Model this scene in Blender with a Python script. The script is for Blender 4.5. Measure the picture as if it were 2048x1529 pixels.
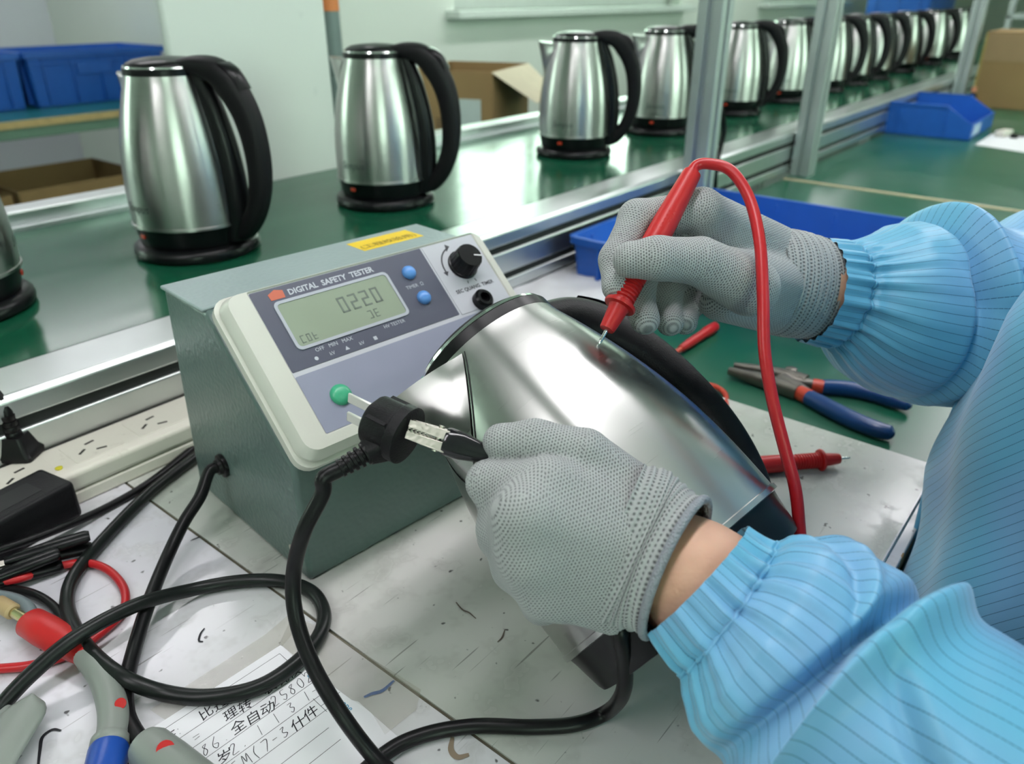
import bpy, bmesh, math, random
import numpy as np
from mathutils import Matrix, Vector

random.seed(7)
RNG = np.random.default_rng(7)
for o in list(bpy.data.objects):
    bpy.data.objects.remove(o)
SC = bpy.context.scene
COL = SC.collection

# ------------------------------------------------------------------ camera
FPX, IW, IH = 1536.0, 2048.0, 1529.0
PITCH = math.atan((IH / 2 + 15.0) / FPX)
CZ = 1.235
cam_d = bpy.data.cameras.new('camera')
cam_d.sensor_fit = 'HORIZONTAL'
cam_d.sensor_width = 36.0
cam_d.lens = FPX / IW * 36.0
cam_d.clip_start = 0.02
cam_d.dof.use_dof = True
cam_d.dof.focus_distance = 0.46
cam_d.dof.aperture_fstop = 8.0
cam_o = bpy.data.objects.new('camera', cam_d)
cam_o.location = (0, 0, CZ)
cam_o.rotation_euler = (math.pi / 2 - PITCH, 0, 0)
COL.objects.link(cam_o)
SC.camera = cam_o

# ------------------------------------------------------------------ world and exposure
w = bpy.data.worlds.new('daylight')
SC.world = w
w.use_nodes = True
w.node_tree.nodes['Background'].inputs[0].default_value = (0.80, 1.0, 0.86, 1)
w.node_tree.nodes['Background'].inputs[1].default_value = 9.0
SC.view_settings.view_transform = 'Standard'
SC.view_settings.look = 'None'
SC.view_settings.gamma = 1.0
SC.view_settings.use_curve_mapping = False
SC.view_settings.exposure = -0.08
SC.cycles.use_denoising = True
SC.cycles.use_adaptive_sampling = True
SC.cycles.adaptive_threshold = 0.08
SC.cycles.adaptive_min_samples = 16
SC.cycles.max_bounces = 6
SC.cycles.diffuse_bounces = 3
SC.cycles.glossy_bounces = 4
SC.cycles.transmission_bounces = 6
SC.cycles.transparent_max_bounces = 8
SC.cycles.sample_clamp_indirect = 4.0
SC.cycles.caustics_reflective = False
SC.cycles.caustics_refractive = False
LAMP_W = 8.2

# ------------------------------------------------------------------ measuring helpers
CP, SP = math.cos(PITCH), math.sin(PITCH)
V = lambda *a: np.array(a, float)
CAM = V(0, 0, CZ)
FW, UP, RT = V(0, CP, -SP), V(0, SP, CP), V(1, 0, 0)
AZ = math.radians(39)
DS = V(math.sin(AZ), math.cos(AZ), 0)      # along the line
DN = V(-math.cos(AZ), math.sin(AZ), 0)     # across, away from the worker
BELT, GREEN, WHITE = .935, .835, .853      # heights of belt, bench and white boards

def ray(x, y):
    return (x - IW / 2) / FPX * RT + FW + (IH / 2 - y) / FPX * UP

def atz(x, y, z):
    r = ray(x, y)
    return CAM + r * ((z - CZ) / r[2])

def atd(x, y, d):
    return CAM + ray(x, y) * d

def atn(x, y, n):
    r = ray(x, y)
    return CAM + r * (n / (r @ DN))

def line(s, n, z):
    return DS * s + DN * n + V(0, 0, z)

def sn(P):
    return float(P @ DS), float(P @ DN)

def unit(v):
    v = np.asarray(v, float)
    return v / np.linalg.norm(v)

LINE_M = Matrix(((DS[0], DN[0], 0, 0), (DS[1], DN[1], 0, 0), (0, 0, 1, 0), (0, 0, 0, 1)))

# ------------------------------------------------------------------ scene helpers
def tag(o, label=None, cat=None, group=None, kind=None):
    if label: o['label'] = label
    if cat: o['category'] = cat
    if group: o['group'] = group
    if kind: o['kind'] = kind
    return o

def empty(name, loc=(0, 0, 0), rz=0.0, mat=None):
    o = bpy.data.objects.new(name, None)
    o.empty_display_size = .02
    if mat is not None:
        o.matrix_world = mat
    else:
        o.location = loc
        o.rotation_euler = (0, 0, rz)
    COL.objects.link(o)
    return o

def frame(origin, x, y, z):
    m = Matrix.Identity(4)
    for i, c in enumerate((x, y, z, origin)):
        for j in range(3):
            m[j][i] = float(c[j])
    return m

def copy_tree(o, parent=None):
    c = o.copy()
    COL.objects.link(c)
    if parent is not None:
        c.parent = parent
    for ch in o.children:
        copy_tree(ch, c)
    return c

class MB:
    """collects shapes, links them as one mesh object"""
    def __init__(self):
        self.v, self.f, self.uv, self.n = [], [], [], 0

    def add(self, verts, faces, uvs=None):
        verts = np.asarray(verts, float)
        k = self.n
        self.v.append(verts)
        for i, f in enumerate(faces):
            self.f.append(tuple(int(a) + k for a in f))
            self.uv.append(uvs[i] if uvs is not None else None)
        self.n += len(verts)
        return self

    def box(self, lo, hi, M=None):
        x0, y0, z0 = lo
        x1, y1, z1 = hi
        p = np.array([[x0, y0, z0], [x1, y0, z0], [x1, y1, z0], [x0, y1, z0],
                      [x0, y0, z1], [x1, y0, z1], [x1, y1, z1], [x0, y1, z1]], float)
        if M is not None:
            p = xf(p, M)
        return self.add(p, [(3, 2, 1, 0), (4, 5, 6, 7), (0, 1, 5, 4), (1, 2, 6, 5), (2, 3, 7, 6), (3, 0, 4, 7)])

    def hexa(self, bottom, top):
        """eight corners, both rings counter clockwise from above"""
        p = np.array(list(bottom) + list(top), float)
        return self.add(p, [(3, 2, 1, 0), (4, 5, 6, 7), (0, 1, 5, 4), (1, 2, 6, 5), (2, 3, 7, 6), (3, 0, 4, 7)])

    def rings(self, R, cap0=True, cap1=True, closed=True, flip=False):
        """R: list of rings, each an (m,3) array"""
        R = [np.asarray(r, float) for r in R]
        m = len(R[0])
        verts = np.concatenate(R)
        fs = []
        mm = m if closed else m - 1
        for i in range(len(R) - 1):
            for j in range(mm):
                a, b = i * m + j, i * m + (j + 1) % m
                q = (a, b, b + m, a + m)
                fs.append(q[::-1] if flip else q)
        if cap0:
            q = tuple(range(m))
            fs.append(q if flip else q[::-1])
        if cap1:
            q = tuple(range((len(R) - 1) * m, len(R) * m))
            fs.append(q[::-1] if flip else q)
        return self.add(verts, fs)

    def lathe(self, prof, M=None, seg=32, cap0=True, cap1=True):
        R = []
        t = np.linspace(0, 2 * np.pi, seg, endpoint=False)
        for r, z in prof:
            p = np.stack([r * np.cos(t), r * np.sin(t), np.full(seg, z)], 1)
            R.append(xf(p, M) if M is not None else p)
        return self.rings(R, cap0, cap1)

    def tube(self, pts, rad, seg=10, cap=True):
        P = np.asarray(pts, float)
        rad = np.full(len(P), rad) if np.isscalar(rad) else np.asarray(rad, float)
        return self.rings(tube_rings(P, rad, seg), cap, cap)

    def prism(self, poly, z0, z1, M=None):
        poly = np.asarray(poly, float)
        a = np.column_stack([poly, np.full(len(poly), z0)])
        b = np.column_stack([poly, np.full(len(poly), z1)])
        if M is not None:
            a, b = xf(a, M), xf(b, M)
        return self.rings([a, b])

    def build(self, name, mat, parent=None, smooth=35, bevel=0, bseg=2, label=None, kind=None):
        me = bpy.data.meshes.new(name)
        verts = np.concatenate(self.v)
        me.from_pydata(verts.tolist(), [], self.f)
        if any(u is not None for u in self.uv):
            lay = me.uv_layers.new(name='UVMap')
            k = 0
            buf = np.zeros((len(me.loops), 2))
            for f, u in zip(self.f, self.uv):
                if u is not None:
                    buf[k:k + len(f)] = u
                k += len(f)
            lay.data.foreach_set('uv', buf.ravel())
        me.update()
        return link(name, me, mat, parent, smooth, bevel, bseg, label, kind)

def link(name, me, mat, parent=None, smooth=35, bevel=0, bseg=2, label=None, kind=None):
    if smooth:
        me.shade_smooth()
        if smooth < 180:
            me.set_sharp_from_angle(angle=math.radians(smooth))
    if mat is not None:
        me.materials.append(mat)
    o = bpy.data.objects.new(name, me)
    COL.objects.link(o)
    if parent is not None:
        o.parent = parent
    if bevel:
        b = o.modifiers.new('bevel', 'BEVEL')
        b.width = bevel
        b.segments = bseg
        b.limit_method = 'ANGLE'
        b.angle_limit = math.radians(40)
        b.harden_normals = False
    if label: o['label'] = label
    if kind: o['kind'] = kind
    return o

def xf(p, M):
    A = np.array(M)
    return p @ A[:3, :3].T + A[:3, 3]

def T(x, y, z):
    return np.array(Matrix.Translation((x, y, z)))

def R(ang, ax):
    return np.array(Matrix.Rotation(math.radians(ang), 4, ax))

def mframe(origin, x, y, z):
    return np.array(frame(origin, x, y, z))

def axis_frame(origin, z, xhint=(1, 0, 0)):
    z = unit(z)
    x = np.asarray(xhint, float)
    x = x - z * (x @ z)
    if np.linalg.norm(x) < 1e-4:
        x = V(0, 1, 0) - z * z[1]
    x = unit(x)
    return mframe(origin, x, np.cross(z, x), z)

def transport(P):
    """tangents and a rotation-minimising normal along a path"""
    Tn = np.gradient(P, axis=0)
    Tn /= np.linalg.norm(Tn, axis=1)[:, None] + 1e-12
    N = np.zeros_like(P)
    h = V(0, 0, 1) if abs(Tn[0][2]) < .9 else V(1, 0, 0)
    N[0] = unit(np.cross(Tn[0], h))
    for i in range(1, len(P)):
        v = N[i - 1] - Tn[i] * (N[i - 1] @ Tn[i])
        N[i] = unit(v)
    return Tn, N, np.cross(Tn, N)

def tube_rings(P, rad, seg):
    Tn, N, B = transport(P)
    t = np.linspace(0, 2 * np.pi, seg, endpoint=False)
    return [P[i] + rad[i] * (np.cos(t)[:, None] * N[i] + np.sin(t)[:, None] * B[i]) for i in range(len(P))]

def spline(pts, per=10):
    """centripetal-ish Catmull-Rom through pts (any dimension)"""
    P = np.asarray(pts, float)
    P = np.vstack([2 * P[0] - P[1], P, 2 * P[-1] - P[-2]])
    out = []
    for i in range(1, len(P) - 2):
        a, b, c, d = P[i - 1:i + 3]
        for t in np.linspace(0, 1, per, endpoint=False):
            out.append(.5 * ((2 * b) + (c - a) * t + (2 * a - 5 * b + 4 * c - d) * t * t + (3 * b - a - 3 * c + d) * t ** 3))
    out.append(P[-2])
    return np.array(out)

# ------------------------------------------------------------------ materials
MATS = {}
def nodes_of(m):
    return m.node_tree.nodes, m.node_tree.links

def mat(name, col, rough=.5, metal=0., var=.06, vscale=30., bump=0., bscale=200., spec=.5, coat=0., emit=None, estr=1., sheen=0., trans=0., alpha=1., ior=1.45):
    m = bpy.data.materials.new(name)
    m.use_nodes = True
    N, L = nodes_of(m)
    b = N['Principled BSDF']
    b.inputs['Roughness'].default_value = rough
    b.inputs['Metallic'].default_value = metal
    b.inputs['Specular IOR Level'].default_value = spec
    b.inputs['Coat Weight'].default_value = coat
    b.inputs['Sheen Weight'].default_value = sheen
    b.inputs['Transmission Weight'].default_value = trans
    b.inputs['Alpha'].default_value = alpha
    b.inputs['IOR'].default_value = ior
    if emit:
        b.inputs['Emission Color'].default_value = (*emit, 1)
        b.inputs['Emission Strength'].default_value = estr
    tc = N.new('ShaderNodeTexCoord')
    nz = N.new('ShaderNodeTexNoise')
    nz.inputs['Scale'].default_value = vscale
    nz.inputs['Detail'].default_value = 1
    L.new(tc.outputs['Object'], nz.inputs['Vector'])
    mx = N.new('ShaderNodeMix')
    mx.data_type = 'RGBA'
    mx.inputs['A'].default_value = (*[max(0, c * (1 - var)) for c in col], 1)
    mx.inputs['B'].default_value = (*[min(1, c * (1 + var)) for c in col], 1)
    L.new(nz.outputs['Fac'], mx.inputs['Factor'])
    L.new(mx.outputs['Result'], b.inputs['Base Color'])
    if bump:
        n2 = N.new('ShaderNodeTexNoise')
        n2.inputs['Scale'].default_value = bscale
        n2.inputs['Detail'].default_value = 0
        L.new(tc.outputs['Object'], n2.inputs['Vector'])
        bp = N.new('ShaderNodeBump')
        bp.inputs['Strength'].default_value = bump
        bp.inputs['Distance'].default_value = .001
        L.new(n2.outputs['Fac'], bp.inputs['Height'])
        L.new(bp.outputs['Normal'], b.inputs['Normal'])
    MATS[name] = m
    return m

def node(m, typ, **kw):
    n = m.node_tree.nodes.new(typ)
    for k, v in kw.items():
        setattr(n, k, v)
    return n

def mth(m, op, a, b=None, c=None, clamp=False):
    n = m.node_tree.nodes.new('ShaderNodeMath')
    n.operation = op
    n.use_clamp = clamp
    for i, x in enumerate((a, b, c)):
        if x is None:
            continue
        if isinstance(x, (int, float)):
            n.inputs[i].default_value = x
        else:
            m.node_tree.links.new(x, n.inputs[i])
    return n.outputs[0]

def ramp(m, fac, stops):
    n = m.node_tree.nodes.new('ShaderNodeValToRGB')
    e = n.color_ramp.elements
    while len(e) < len(stops):
        e.new(.5)
    for i, (p, c) in enumerate(stops):
        e[i].position = p
        e[i].color = (*c, 1) if len(c) == 3 else c
    m.node_tree.links.new(fac, n.inputs[0])
    return n.outputs[0]

def mixc(m, fac, a, b):
    n = m.node_tree.nodes.new('ShaderNodeMix')
    n.data_type = 'RGBA'
    L = m.node_tree.links
    for s, x in (('Factor', fac), ('A', a), ('B', b)):
        if isinstance(x, (int, float)):
            n.inputs[s].default_value = x
        elif isinstance(x, tuple):
            n.inputs[s].default_value = (*x, 1)
        else:
            L.new(x, n.inputs[s])
    return n.outputs['Result']

def noise(m, vec, scale, detail=3, rough=.5):
    n = m.node_tree.nodes.new('ShaderNodeTexNoise')
    n.inputs['Scale'].default_value = scale
    n.inputs['Detail'].default_value = detail
    n.inputs['Roughness'].default_value = rough
    if vec is not None:
        m.node_tree.links.new(vec, n.inputs['Vector'])
    return n.outputs['Fac']

def objco(m, out='Object', scale=None):
    tc = m.node_tree.nodes.new('ShaderNodeTexCoord')
    o = tc.outputs[out]
    if scale:
        mp = m.node_tree.nodes.new('ShaderNodeMapping')
        mp.inputs['Scale'].default_value = scale
        m.node_tree.links.new(o, mp.inputs['Vector'])
        o = mp.outputs[0]
    return o

def bsdf(m):
    return m.node_tree.nodes['Principled BSDF']

def setin(m, sock, out):
    m.node_tree.links.new(out, bsdf(m).inputs[sock])

def bumpnode(m, height, strength=.5, dist=.001):
    b = m.node_tree.nodes.new('ShaderNodeBump')
    b.inputs['Strength'].default_value = strength
    b.inputs['Distance'].default_value = dist
    m.node_tree.links.new(height, b.inputs['Height'])
    m.node_tree.links.new(b.outputs[0], bsdf(m).inputs['Normal'])

black = mat('black_plastic', (.0045, .0050, .0056), .30, var=.1, spec=.32)
black_matte = mat('black_matte_plastic', (.0055, .0055, .0065), .50, bump=.15, bscale=900, spec=.3)
rubber = mat('black_rubber', (.006, .006, .0065), .36, var=.1, spec=.32)
rubber_green = mat('dark_cable_sheath', (.009, .0115, .0105), .34, var=.1, spec=.35)
red_pl = mat('red_plastic', (.52, .018, .018), .38, var=.08)
red_cable = mat('red_cable_sheath', (.50, .015, .02), .34, var=.06)
chrome = mat('chrome', (.75, .78, .76), .12, 1.)
nickel = mat('nickel', (.62, .59, .52), .34, 1., bump=.1, bscale=400)
blade_m = mat('blade_nickel', (.80, .79, .74), .42, .9)
alu = mat('aluminium', (.66, .70, .69), .34, 1., bump=.04, bscale=500)
alu_matte = mat('anodised_aluminium', (.56, .60, .60), .42, .85)
dark_gap = mat('dark_slot', (.02, .022, .022), .8)
blue_bin = mat('blue_polypropylene', (.018, .115, .50), .36, var=.08, bump=.05)
cardboard = mat('cardboard', (.30, .195, .085), .85, var=.12, vscale=8, bump=.15, bscale=120)
cardboard_in = mat('cardboard_inside', (.50, .39, .19), .85, var=.1, vscale=8)
wood_edge = mat('plywood_edge', (.55, .40, .18), .6, var=.2, vscale=40)
green_steel = mat('green_painted_steel', (.15, .26, .19), .5)
teal_mat = mat('teal_mat', (.012, .14, .16), .35, var=.1, vscale=6)
paint_white = mat('white_print', (.85, .85, .86), .6)
paint_dark = mat('dark_print', (.05, .05, .06), .6)
ink = mat('black_ink', (.015, .015, .02), .6)
ink_blue = mat('blue_ink', (.015, .10, .36), .6)
paper_m = mat('paper', (.80, .81, .83), .65, var=.02)
plastic_white = mat('off_white_plastic', (.70, .67, .60), .38, var=.08, vscale=25, bump=.05)
yellow_m = mat('yellow_sticker', (.80, .56, .02), .5)
skin_m = mat('skin', (.62, .36, .25), .5, var=.12, vscale=60, bump=.15, bscale=500)
bsdf(skin_m).inputs['Subsurface Weight'].default_value = .15
bsdf(skin_m).inputs['Subsurface Scale'].default_value = .006

# brushed steel: fine circumferential brushing, highlight stretched along the axis
def brushed(name, col=(.62, .62, .60), rough=.29):
    m = mat(name, col, rough, 1., var=.03, vscale=18)
    co = objco(m, 'Object', (25, 25, 2600))
    nz = noise(m, co, 1., 1, .7)
    r = mth(m, 'MULTIPLY_ADD', nz, .06, rough - .03)
    setin(m, 'Roughness', r)
    bumpnode(m, nz, .025, .0001)
    tn = node(m, 'ShaderNodeTangent', direction_type='RADIAL', axis='Z')
    setin(m, 'Tangent', tn.outputs[0])
    bsdf(m).inputs['Anisotropic'].default_value = .75
    bsdf(m).inputs['Anisotropic Rotation'].default_value = .25
    return m
steel = brushed('brushed_steel', (.48, .48, .465))
# ================================================================== the setting (built in the line's own s, n, z frame)
def lob(mb, name, m, **kw):
    o = mb.build(name, m, **kw)
    if o.parent is None:
        o.matrix_world = LINE_M
    return o

def struct(o):
    o['kind'] = 'structure'
    return o

wall_m = mat('painted_wall', (.72, .78, .71), .7, var=.03, vscale=3, bump=.08, bscale=60)
alcove_m = mat('lilac_grey_wall', (.66, .68, .73), .7, var=.03, vscale=3)
column_m = mat('white_column_paint', (.68, .72, .68), .65, var=.03, vscale=2.5, bump=.06, bscale=50)
# scuffs on the column
cc = objco(column_m)
sc1 = noise(column_m, cc, 9, 3, .65)
scf = ramp(column_m, sc1, [(.66, (0, 0, 0)), (.74, (1, 1, 1))])
setin(column_m, 'Base Color', mixc(column_m, mth(column_m, 'MULTIPLY', scf, .35), (.68, .72, .68), (.36, .40, .40)))
ceil_m = mat('ceiling_paint', (.62, .64, .62), .8)
floor_m = mat('grey_floor_paint', (.16, .20, .18), .45, var=.1, vscale=2)
frame_m = mat('window_frame_paint', (.70, .78, .72), .45)

glass_m = bpy.data.materials.new('window_glass')
glass_m.use_nodes = True
gN, gL = nodes_of(glass_m)
gN.remove(gN['Principled BSDF'])
g1 = gN.new('ShaderNodeBsdfTransparent')
g1.inputs[0].default_value = (.93, .97, .94, 1)
g2 = gN.new('ShaderNodeBsdfGlossy')
g2.inputs['Roughness'].default_value = .02
gm = gN.new('ShaderNodeMixShader')
gm.inputs[0].default_value = .06
gL.new(g1.outputs[0], gm.inputs[1])
gL.new(g2.outputs[0], gm.inputs[2])
gL.new(gm.outputs[0], gN['Material Output'].inputs[0])

struct(lob(MB().box((-4, -3, -.05), (14, 5.4, 0)), 'floor', floor_m))
struct(lob(MB().box((-4, -3, 3.1), (14, 5.4, 3.15)), 'ceiling', ceil_m))

def wall_with_windows(name, m, lo, hi, fixed, along, thick, wins, z1=3.1):
    """a wall along s (along='s') or n with openings (a0, a1, z0, z1)"""
    mb = MB()
    def seg(a0, a1, b0, b1):
        if a1 - a0 < 1e-6 or b1 - b0 < 1e-6:
            return
        if along == 's':
            mb.box((a0, fixed, b0), (a1, fixed + thick, b1))
        else:
            mb.box((fixed, a0, b0), (fixed + thick, a1, b1))
    x = lo
    for a0, a1, b0, b1 in wins:
        seg(x, a0, 0, z1)
        seg(a0, a1, 0, b0)
        seg(a0, a1, b1, z1)
        x = a1
    seg(x, hi, 0, z1)
    return struct(lob(mb, name, m))

def window(name, a0, a1, z0, z1, n, depth, bars, inward):
    """frame, sill and panes of one window in a wall along s; inward is the sign towards the room"""
    r = empty(name, mat=LINE_M)
    r['kind'] = 'structure'
    y0, y1 = n + depth * .45, n + depth * .65
    f = MB()
    t = .05
    f.box((a0, y0, z0), (a0 + t, y1, z1)).box((a1 - t, y0, z0), (a1, y1, z1))
    f.box((a0, y0, z0), (a1, y1, z0 + t)).box((a0, y0, z1 - t), (a1, y1, z1))
    xs = np.linspace(a0, a1, bars + 1)
    for x in xs[1:-1]:
        f.box((x - .025, y0, z0 + t), (x + .025, y1, z1 - t))
    f.build('window_frame', frame_m, r, bevel=.004)
    ys = (n - .09 * 1, n + depth * .45) if inward < 0 else (n + depth * .65, n + depth + .09)
    MB().box((a0 - .06, ys[0], z0 - .035), (a1 + .06, ys[1], z0)).build('window_sill', frame_m, r, bevel=.006)
    for i in range(bars):
        MB().box((xs[i] + .025, (y0 + y1) / 2 - .003, z0 + t), (xs[i + 1] - .025, (y0 + y1) / 2 + .003, z1 - t)).build('pane', glass_m, r, smooth=0)
    return r

FAR = 2.6
wall_with_windows('wall_far', wall_m, 2.15, 14, FAR, 's', .2, [(2.80, 4.92, 1.165, 2.55), (6.2, 8.0, 1.165, 2.55), (9.7, 11.6, 1.165, 2.55)])
window('window_1', 2.80, 4.92, 1.165, 2.55, FAR, .2, 3, -1)
window('window_2', 6.2, 8.0, 1.165, 2.55, FAR, .2, 3, -1)
window('window_3', 9.7, 11.6, 1.165, 2.55, FAR, .2, 3, -1)
wall_with_windows('wall_alcove_side', wall_m, 2.8, 5.2, 2.15, 'n', .2, [])
wall_with_windows('wall_alcove_back', alcove_m, -4, 2.35, 5.2, 's', .2, [(-3.2, -1.2, 1.3, 2.55)])
window('window_4', -3.2, -1.2, 1.3, 2.55, 5.2, .2, 3, -1)
wall_with_windows('wall_left', wall_m, -3, 5.4, -4.2, 'n', .2, [])
wall_with_windows('wall_right', wall_m, -3, 2.8, 14, 'n', .2, [])
wall_with_windows('wall_near', wall_m, -4.2, 14.2, -3.2, 's', .2, [(-3.2, -1.4, 1.1, 2.5), (.4, 2.2, 1.1, 2.5), (4.0, 5.8, 1.1, 2.5)])
for i, a in enumerate((-3.2, .4, 4.0)):  # unseen windows, added as bright stripes for the kettles to mirror
    window('window_%d' % (5 + i), a, a + 1.8, 1.1, 2.5, -3.2, .2, 3, 1)

# white column standing against the far side of the belt, conduit on its corner
s0, s1 = sn(atn(355, 200, 1.222))[0], sn(atn(668, 200, 1.222))[0]
struct(lob(MB().box((s0, 1.222, 0), (s1, 1.240, 3.1)), 'wall_column', column_m, bevel=.006))
cnd = empty('conduit_pipe', loc=line(s1 + .022, 1.235, 0))
tag(cnd, 'dark grey vertical conduit pipe at the corner of the white column', 'pipe')
pipe_m = mat('grey_conduit', (.16, .21, .20), .4)
MB().lathe([(.0155, 0), (.0155, 3.1)], seg=20).build('pipe', pipe_m, cnd)
MB().lathe([(.0165, 1.205), (.0165, 1.228)], seg=20).build('marker_band', mat('orange_tape', (.62, .20, .06), .5), cnd, label='orange marker band')
MB().lathe([(.0185, 1.10), (.0185, 1.125)], seg=20).build('clamp', pipe_m, cnd)

# ------------------------------------------------------------------ tube lamps hanging in rows above the line, and over the alcove
tube_m = bpy.data.materials.new('lit_tube')
tube_m.use_nodes = True
tb = tube_m.node_tree.nodes['Principled BSDF']
tb.inputs['Base Color'].default_value = (.9, .9, .9, 1)
tb.inputs['Emission Color'].default_value = (1.0, .965, 1.0, 1)
tb.inputs['Emission Strength'].default_value = 3.0
tube_m.cycles.emission_sampling = 'NONE'
house_m = mat('lamp_housing', (.75, .76, .75), .5)
lamp = empty('tube_lamp', mat=LINE_M)
tag(lamp, 'white twin fluorescent tube lamp hanging unseen above and around the line', 'lamp', 'tube lamps above the line')
MB().hexa([(-.62, -.05, 0), (.62, -.05, 0), (.62, .05, 0), (-.62, .05, 0)], [(-.62, -.03, .05), (.62, -.03, .05), (.62, .03, .05), (-.62, .03, .05)]).build('housing', house_m, lamp)
for y in (-.028, .028):
    MB().lathe([(.018, -.6), (.018, .6)], M=T(0, y, -.016) @ R(90, 'Y'), seg=6).build('tube', tube_m, lamp, smooth=60)
for x in (-.45, .45):
    MB().box((x - .004, -.004, .05), (x + .004, .004, 1.0)).build('hanger', alu_matte, lamp)
la = bpy.data.lights.new('tube_light', 'AREA')
la.shape = 'RECTANGLE'
la.size, la.size_y = 1.2, .10
la.color = (1.0, .965, 1.0)
la.energy = LAMP_W
lo_ = bpy.data.objects.new('tube_light', la)
COL.objects.link(lo_)
lo_.parent = lamp
lo_.location = (0, 0, -.037)
first = True
for n_, z_, ss in ((.30, 2.1, (-.9, .6, 2.1, 3.6)), (1.75, 2.1, (.9, 3.0, 5.5)), (-1.5, 2.5, (.6,)), (4.1, 2.3, (-.3, 1.35))):  # second alcove lamp is an unseen extra, added to brighten the alcove wall
    for s_ in ss:
        o = lamp if first else copy_tree(lamp)
        first = False
        o.matrix_world = LINE_M @ Matrix.Translation((float(s_), n_, z_))
# ================================================================== conveyor line
belt_m = mat('green_belt', (.008, .088, .044), .16, var=.12, vscale=5, bump=.03, bscale=30)
bc = objco(belt_m, 'Object', (3, 14, 14))
bn = noise(belt_m, bc, 1.5, 2)
setin(belt_m, 'Roughness', mth(belt_m, 'MULTIPLY_ADD', bn, .16, .10))
bench_m = mat('green_bench_mat', (.022, .16, .09), .28, var=.22, vscale=5)
gn = noise(bench_m, objco(bench_m), 3.5, 3, .6)
gw = ramp(bench_m, gn, [(.45, (0, 0, 0)), (.75, (1, 1, 1))])
setin(bench_m, 'Base Color', mixc(bench_m, mth(bench_m, 'MULTIPLY', gw, .55), (.011, .105, .058), (.13, .215, .16)))

conv = empty('conveyor', mat=LINE_M)
tag(conv, 'long conveyor with a glossy green belt and aluminium side rails carrying the kettles', 'conveyor')
S0, S1 = -1.4, 6.6
MB().box((S0, .737, BELT - .012), (S1, 1.205, BELT)).build('belt', belt_m, conv, bevel=.002)
MB().box((S0, .745, BELT - .05), (S1, 1.195, BELT - .013)).build('belt_bed', alu_matte, conv)

def slotted(name, prof_lo, prof_hi, slots, along0, along1, parent):
    """near rail: an extrusion with T-slots in its outer face"""
    n0, z0 = prof_lo
    n1, z1 = prof_hi
    poly = [(n1, z0), (n1, z1 - .004), (n1 - .004, z1 + .002), (n0 + .005, z1), (n0, z1 - .005)]
    for c, w_ in slots:
        poly += [(n0, c + w_), (n0 + .003, c + w_ * .75), (n0 + .012, c + w_ * .75), (n0 + .012, c - w_ * .75), (n0 + .003, c - w_ * .75), (n0, c - w_)]
    poly += [(n0, z0)]
    M = mframe((along0, 0, 0), V(0, 1, 0), V(0, 0, 1), V(1, 0, 0))
    return MB().prism(poly, 0, along1 - along0, M=M).build(name, alu, parent, smooth=30, bevel=.0012)
slotted('near_rail', (.672, BELT - .088), (.735, BELT + .004), [(BELT - .0235, .006), (BELT - .066, .006)], S0, S1, conv)
MB().box((S0, .6745, BELT - .078), (S1, .6845, BELT - .014)).build('rail_slot', dark_gap, conv)
MB().box((S0, .735, BELT - .01), (S1, .7375, BELT + .0035)).build('belt_edge_strip', dark_gap, conv)
for a, b in ((S0, s0 - .004), (s1 + .045, S1)):
    MB().box((a, 1.205, BELT - .06), (b, 1.222, BELT + .006)).build('far_rail_lip', alu_matte, conv, bevel=.001)
    MB().box((a, 1.222, BELT - .06), (b, 1.268, BELT + .024)).build('far_rail', alu, conv, bevel=.003)
for s_ in (-1.2, .2, 1.6, 3.0, 4.4, 5.8):
    for n_ in (.70, 1.19):
        MB().box((s_, n_ - .02, 0), (s_ + .04, n_ + .02, BELT - .06)).build('leg', alu_matte, conv)

def post_mesh(h):
    a, g, d_ = .0225, .005, .009
    poly = []
    for k in range(4):
        c, s = [(1, 0), (0, 1), (-1, 0), (0, -1)][k]
        for x, y in [(a, -a), (a, -g), (a - d_, -g), (a - d_, g), (a, g)]:
            poly.append((x * c - y * s, x * s + y * c))
    return MB().prism(poly, 0, h)
for px, py in ((1393, 380), (1607, 330), (1921, 170)):
    s_ = sn(atn(px, py, .645))[0]
    mb = post_mesh(1.35)
    for v in mb.v:
        v += V(s_, .645, GREEN)
    mb.build('post', alu_matte, conv, smooth=25, bevel=.001)
for z_ in (2.12,):
    MB().box((-1.0, .63, z_), (5.5, .66, z_ + .045)).build('top_beam', alu_matte, conv, bevel=.002)

# thin dark cable hanging down beside the first post
pc = [atn(1437, 195, .66), atn(1448, 255, .66), atn(1440, 300, .66), atn(1432, 340, .655), atn(1429, 400, .655)]
tag(MB().tube(spline(pc, 6), .005, 8).build('hanging_cable', rubber), 'thin dark cable hanging beside the nearest aluminium post', 'cable')

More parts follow.
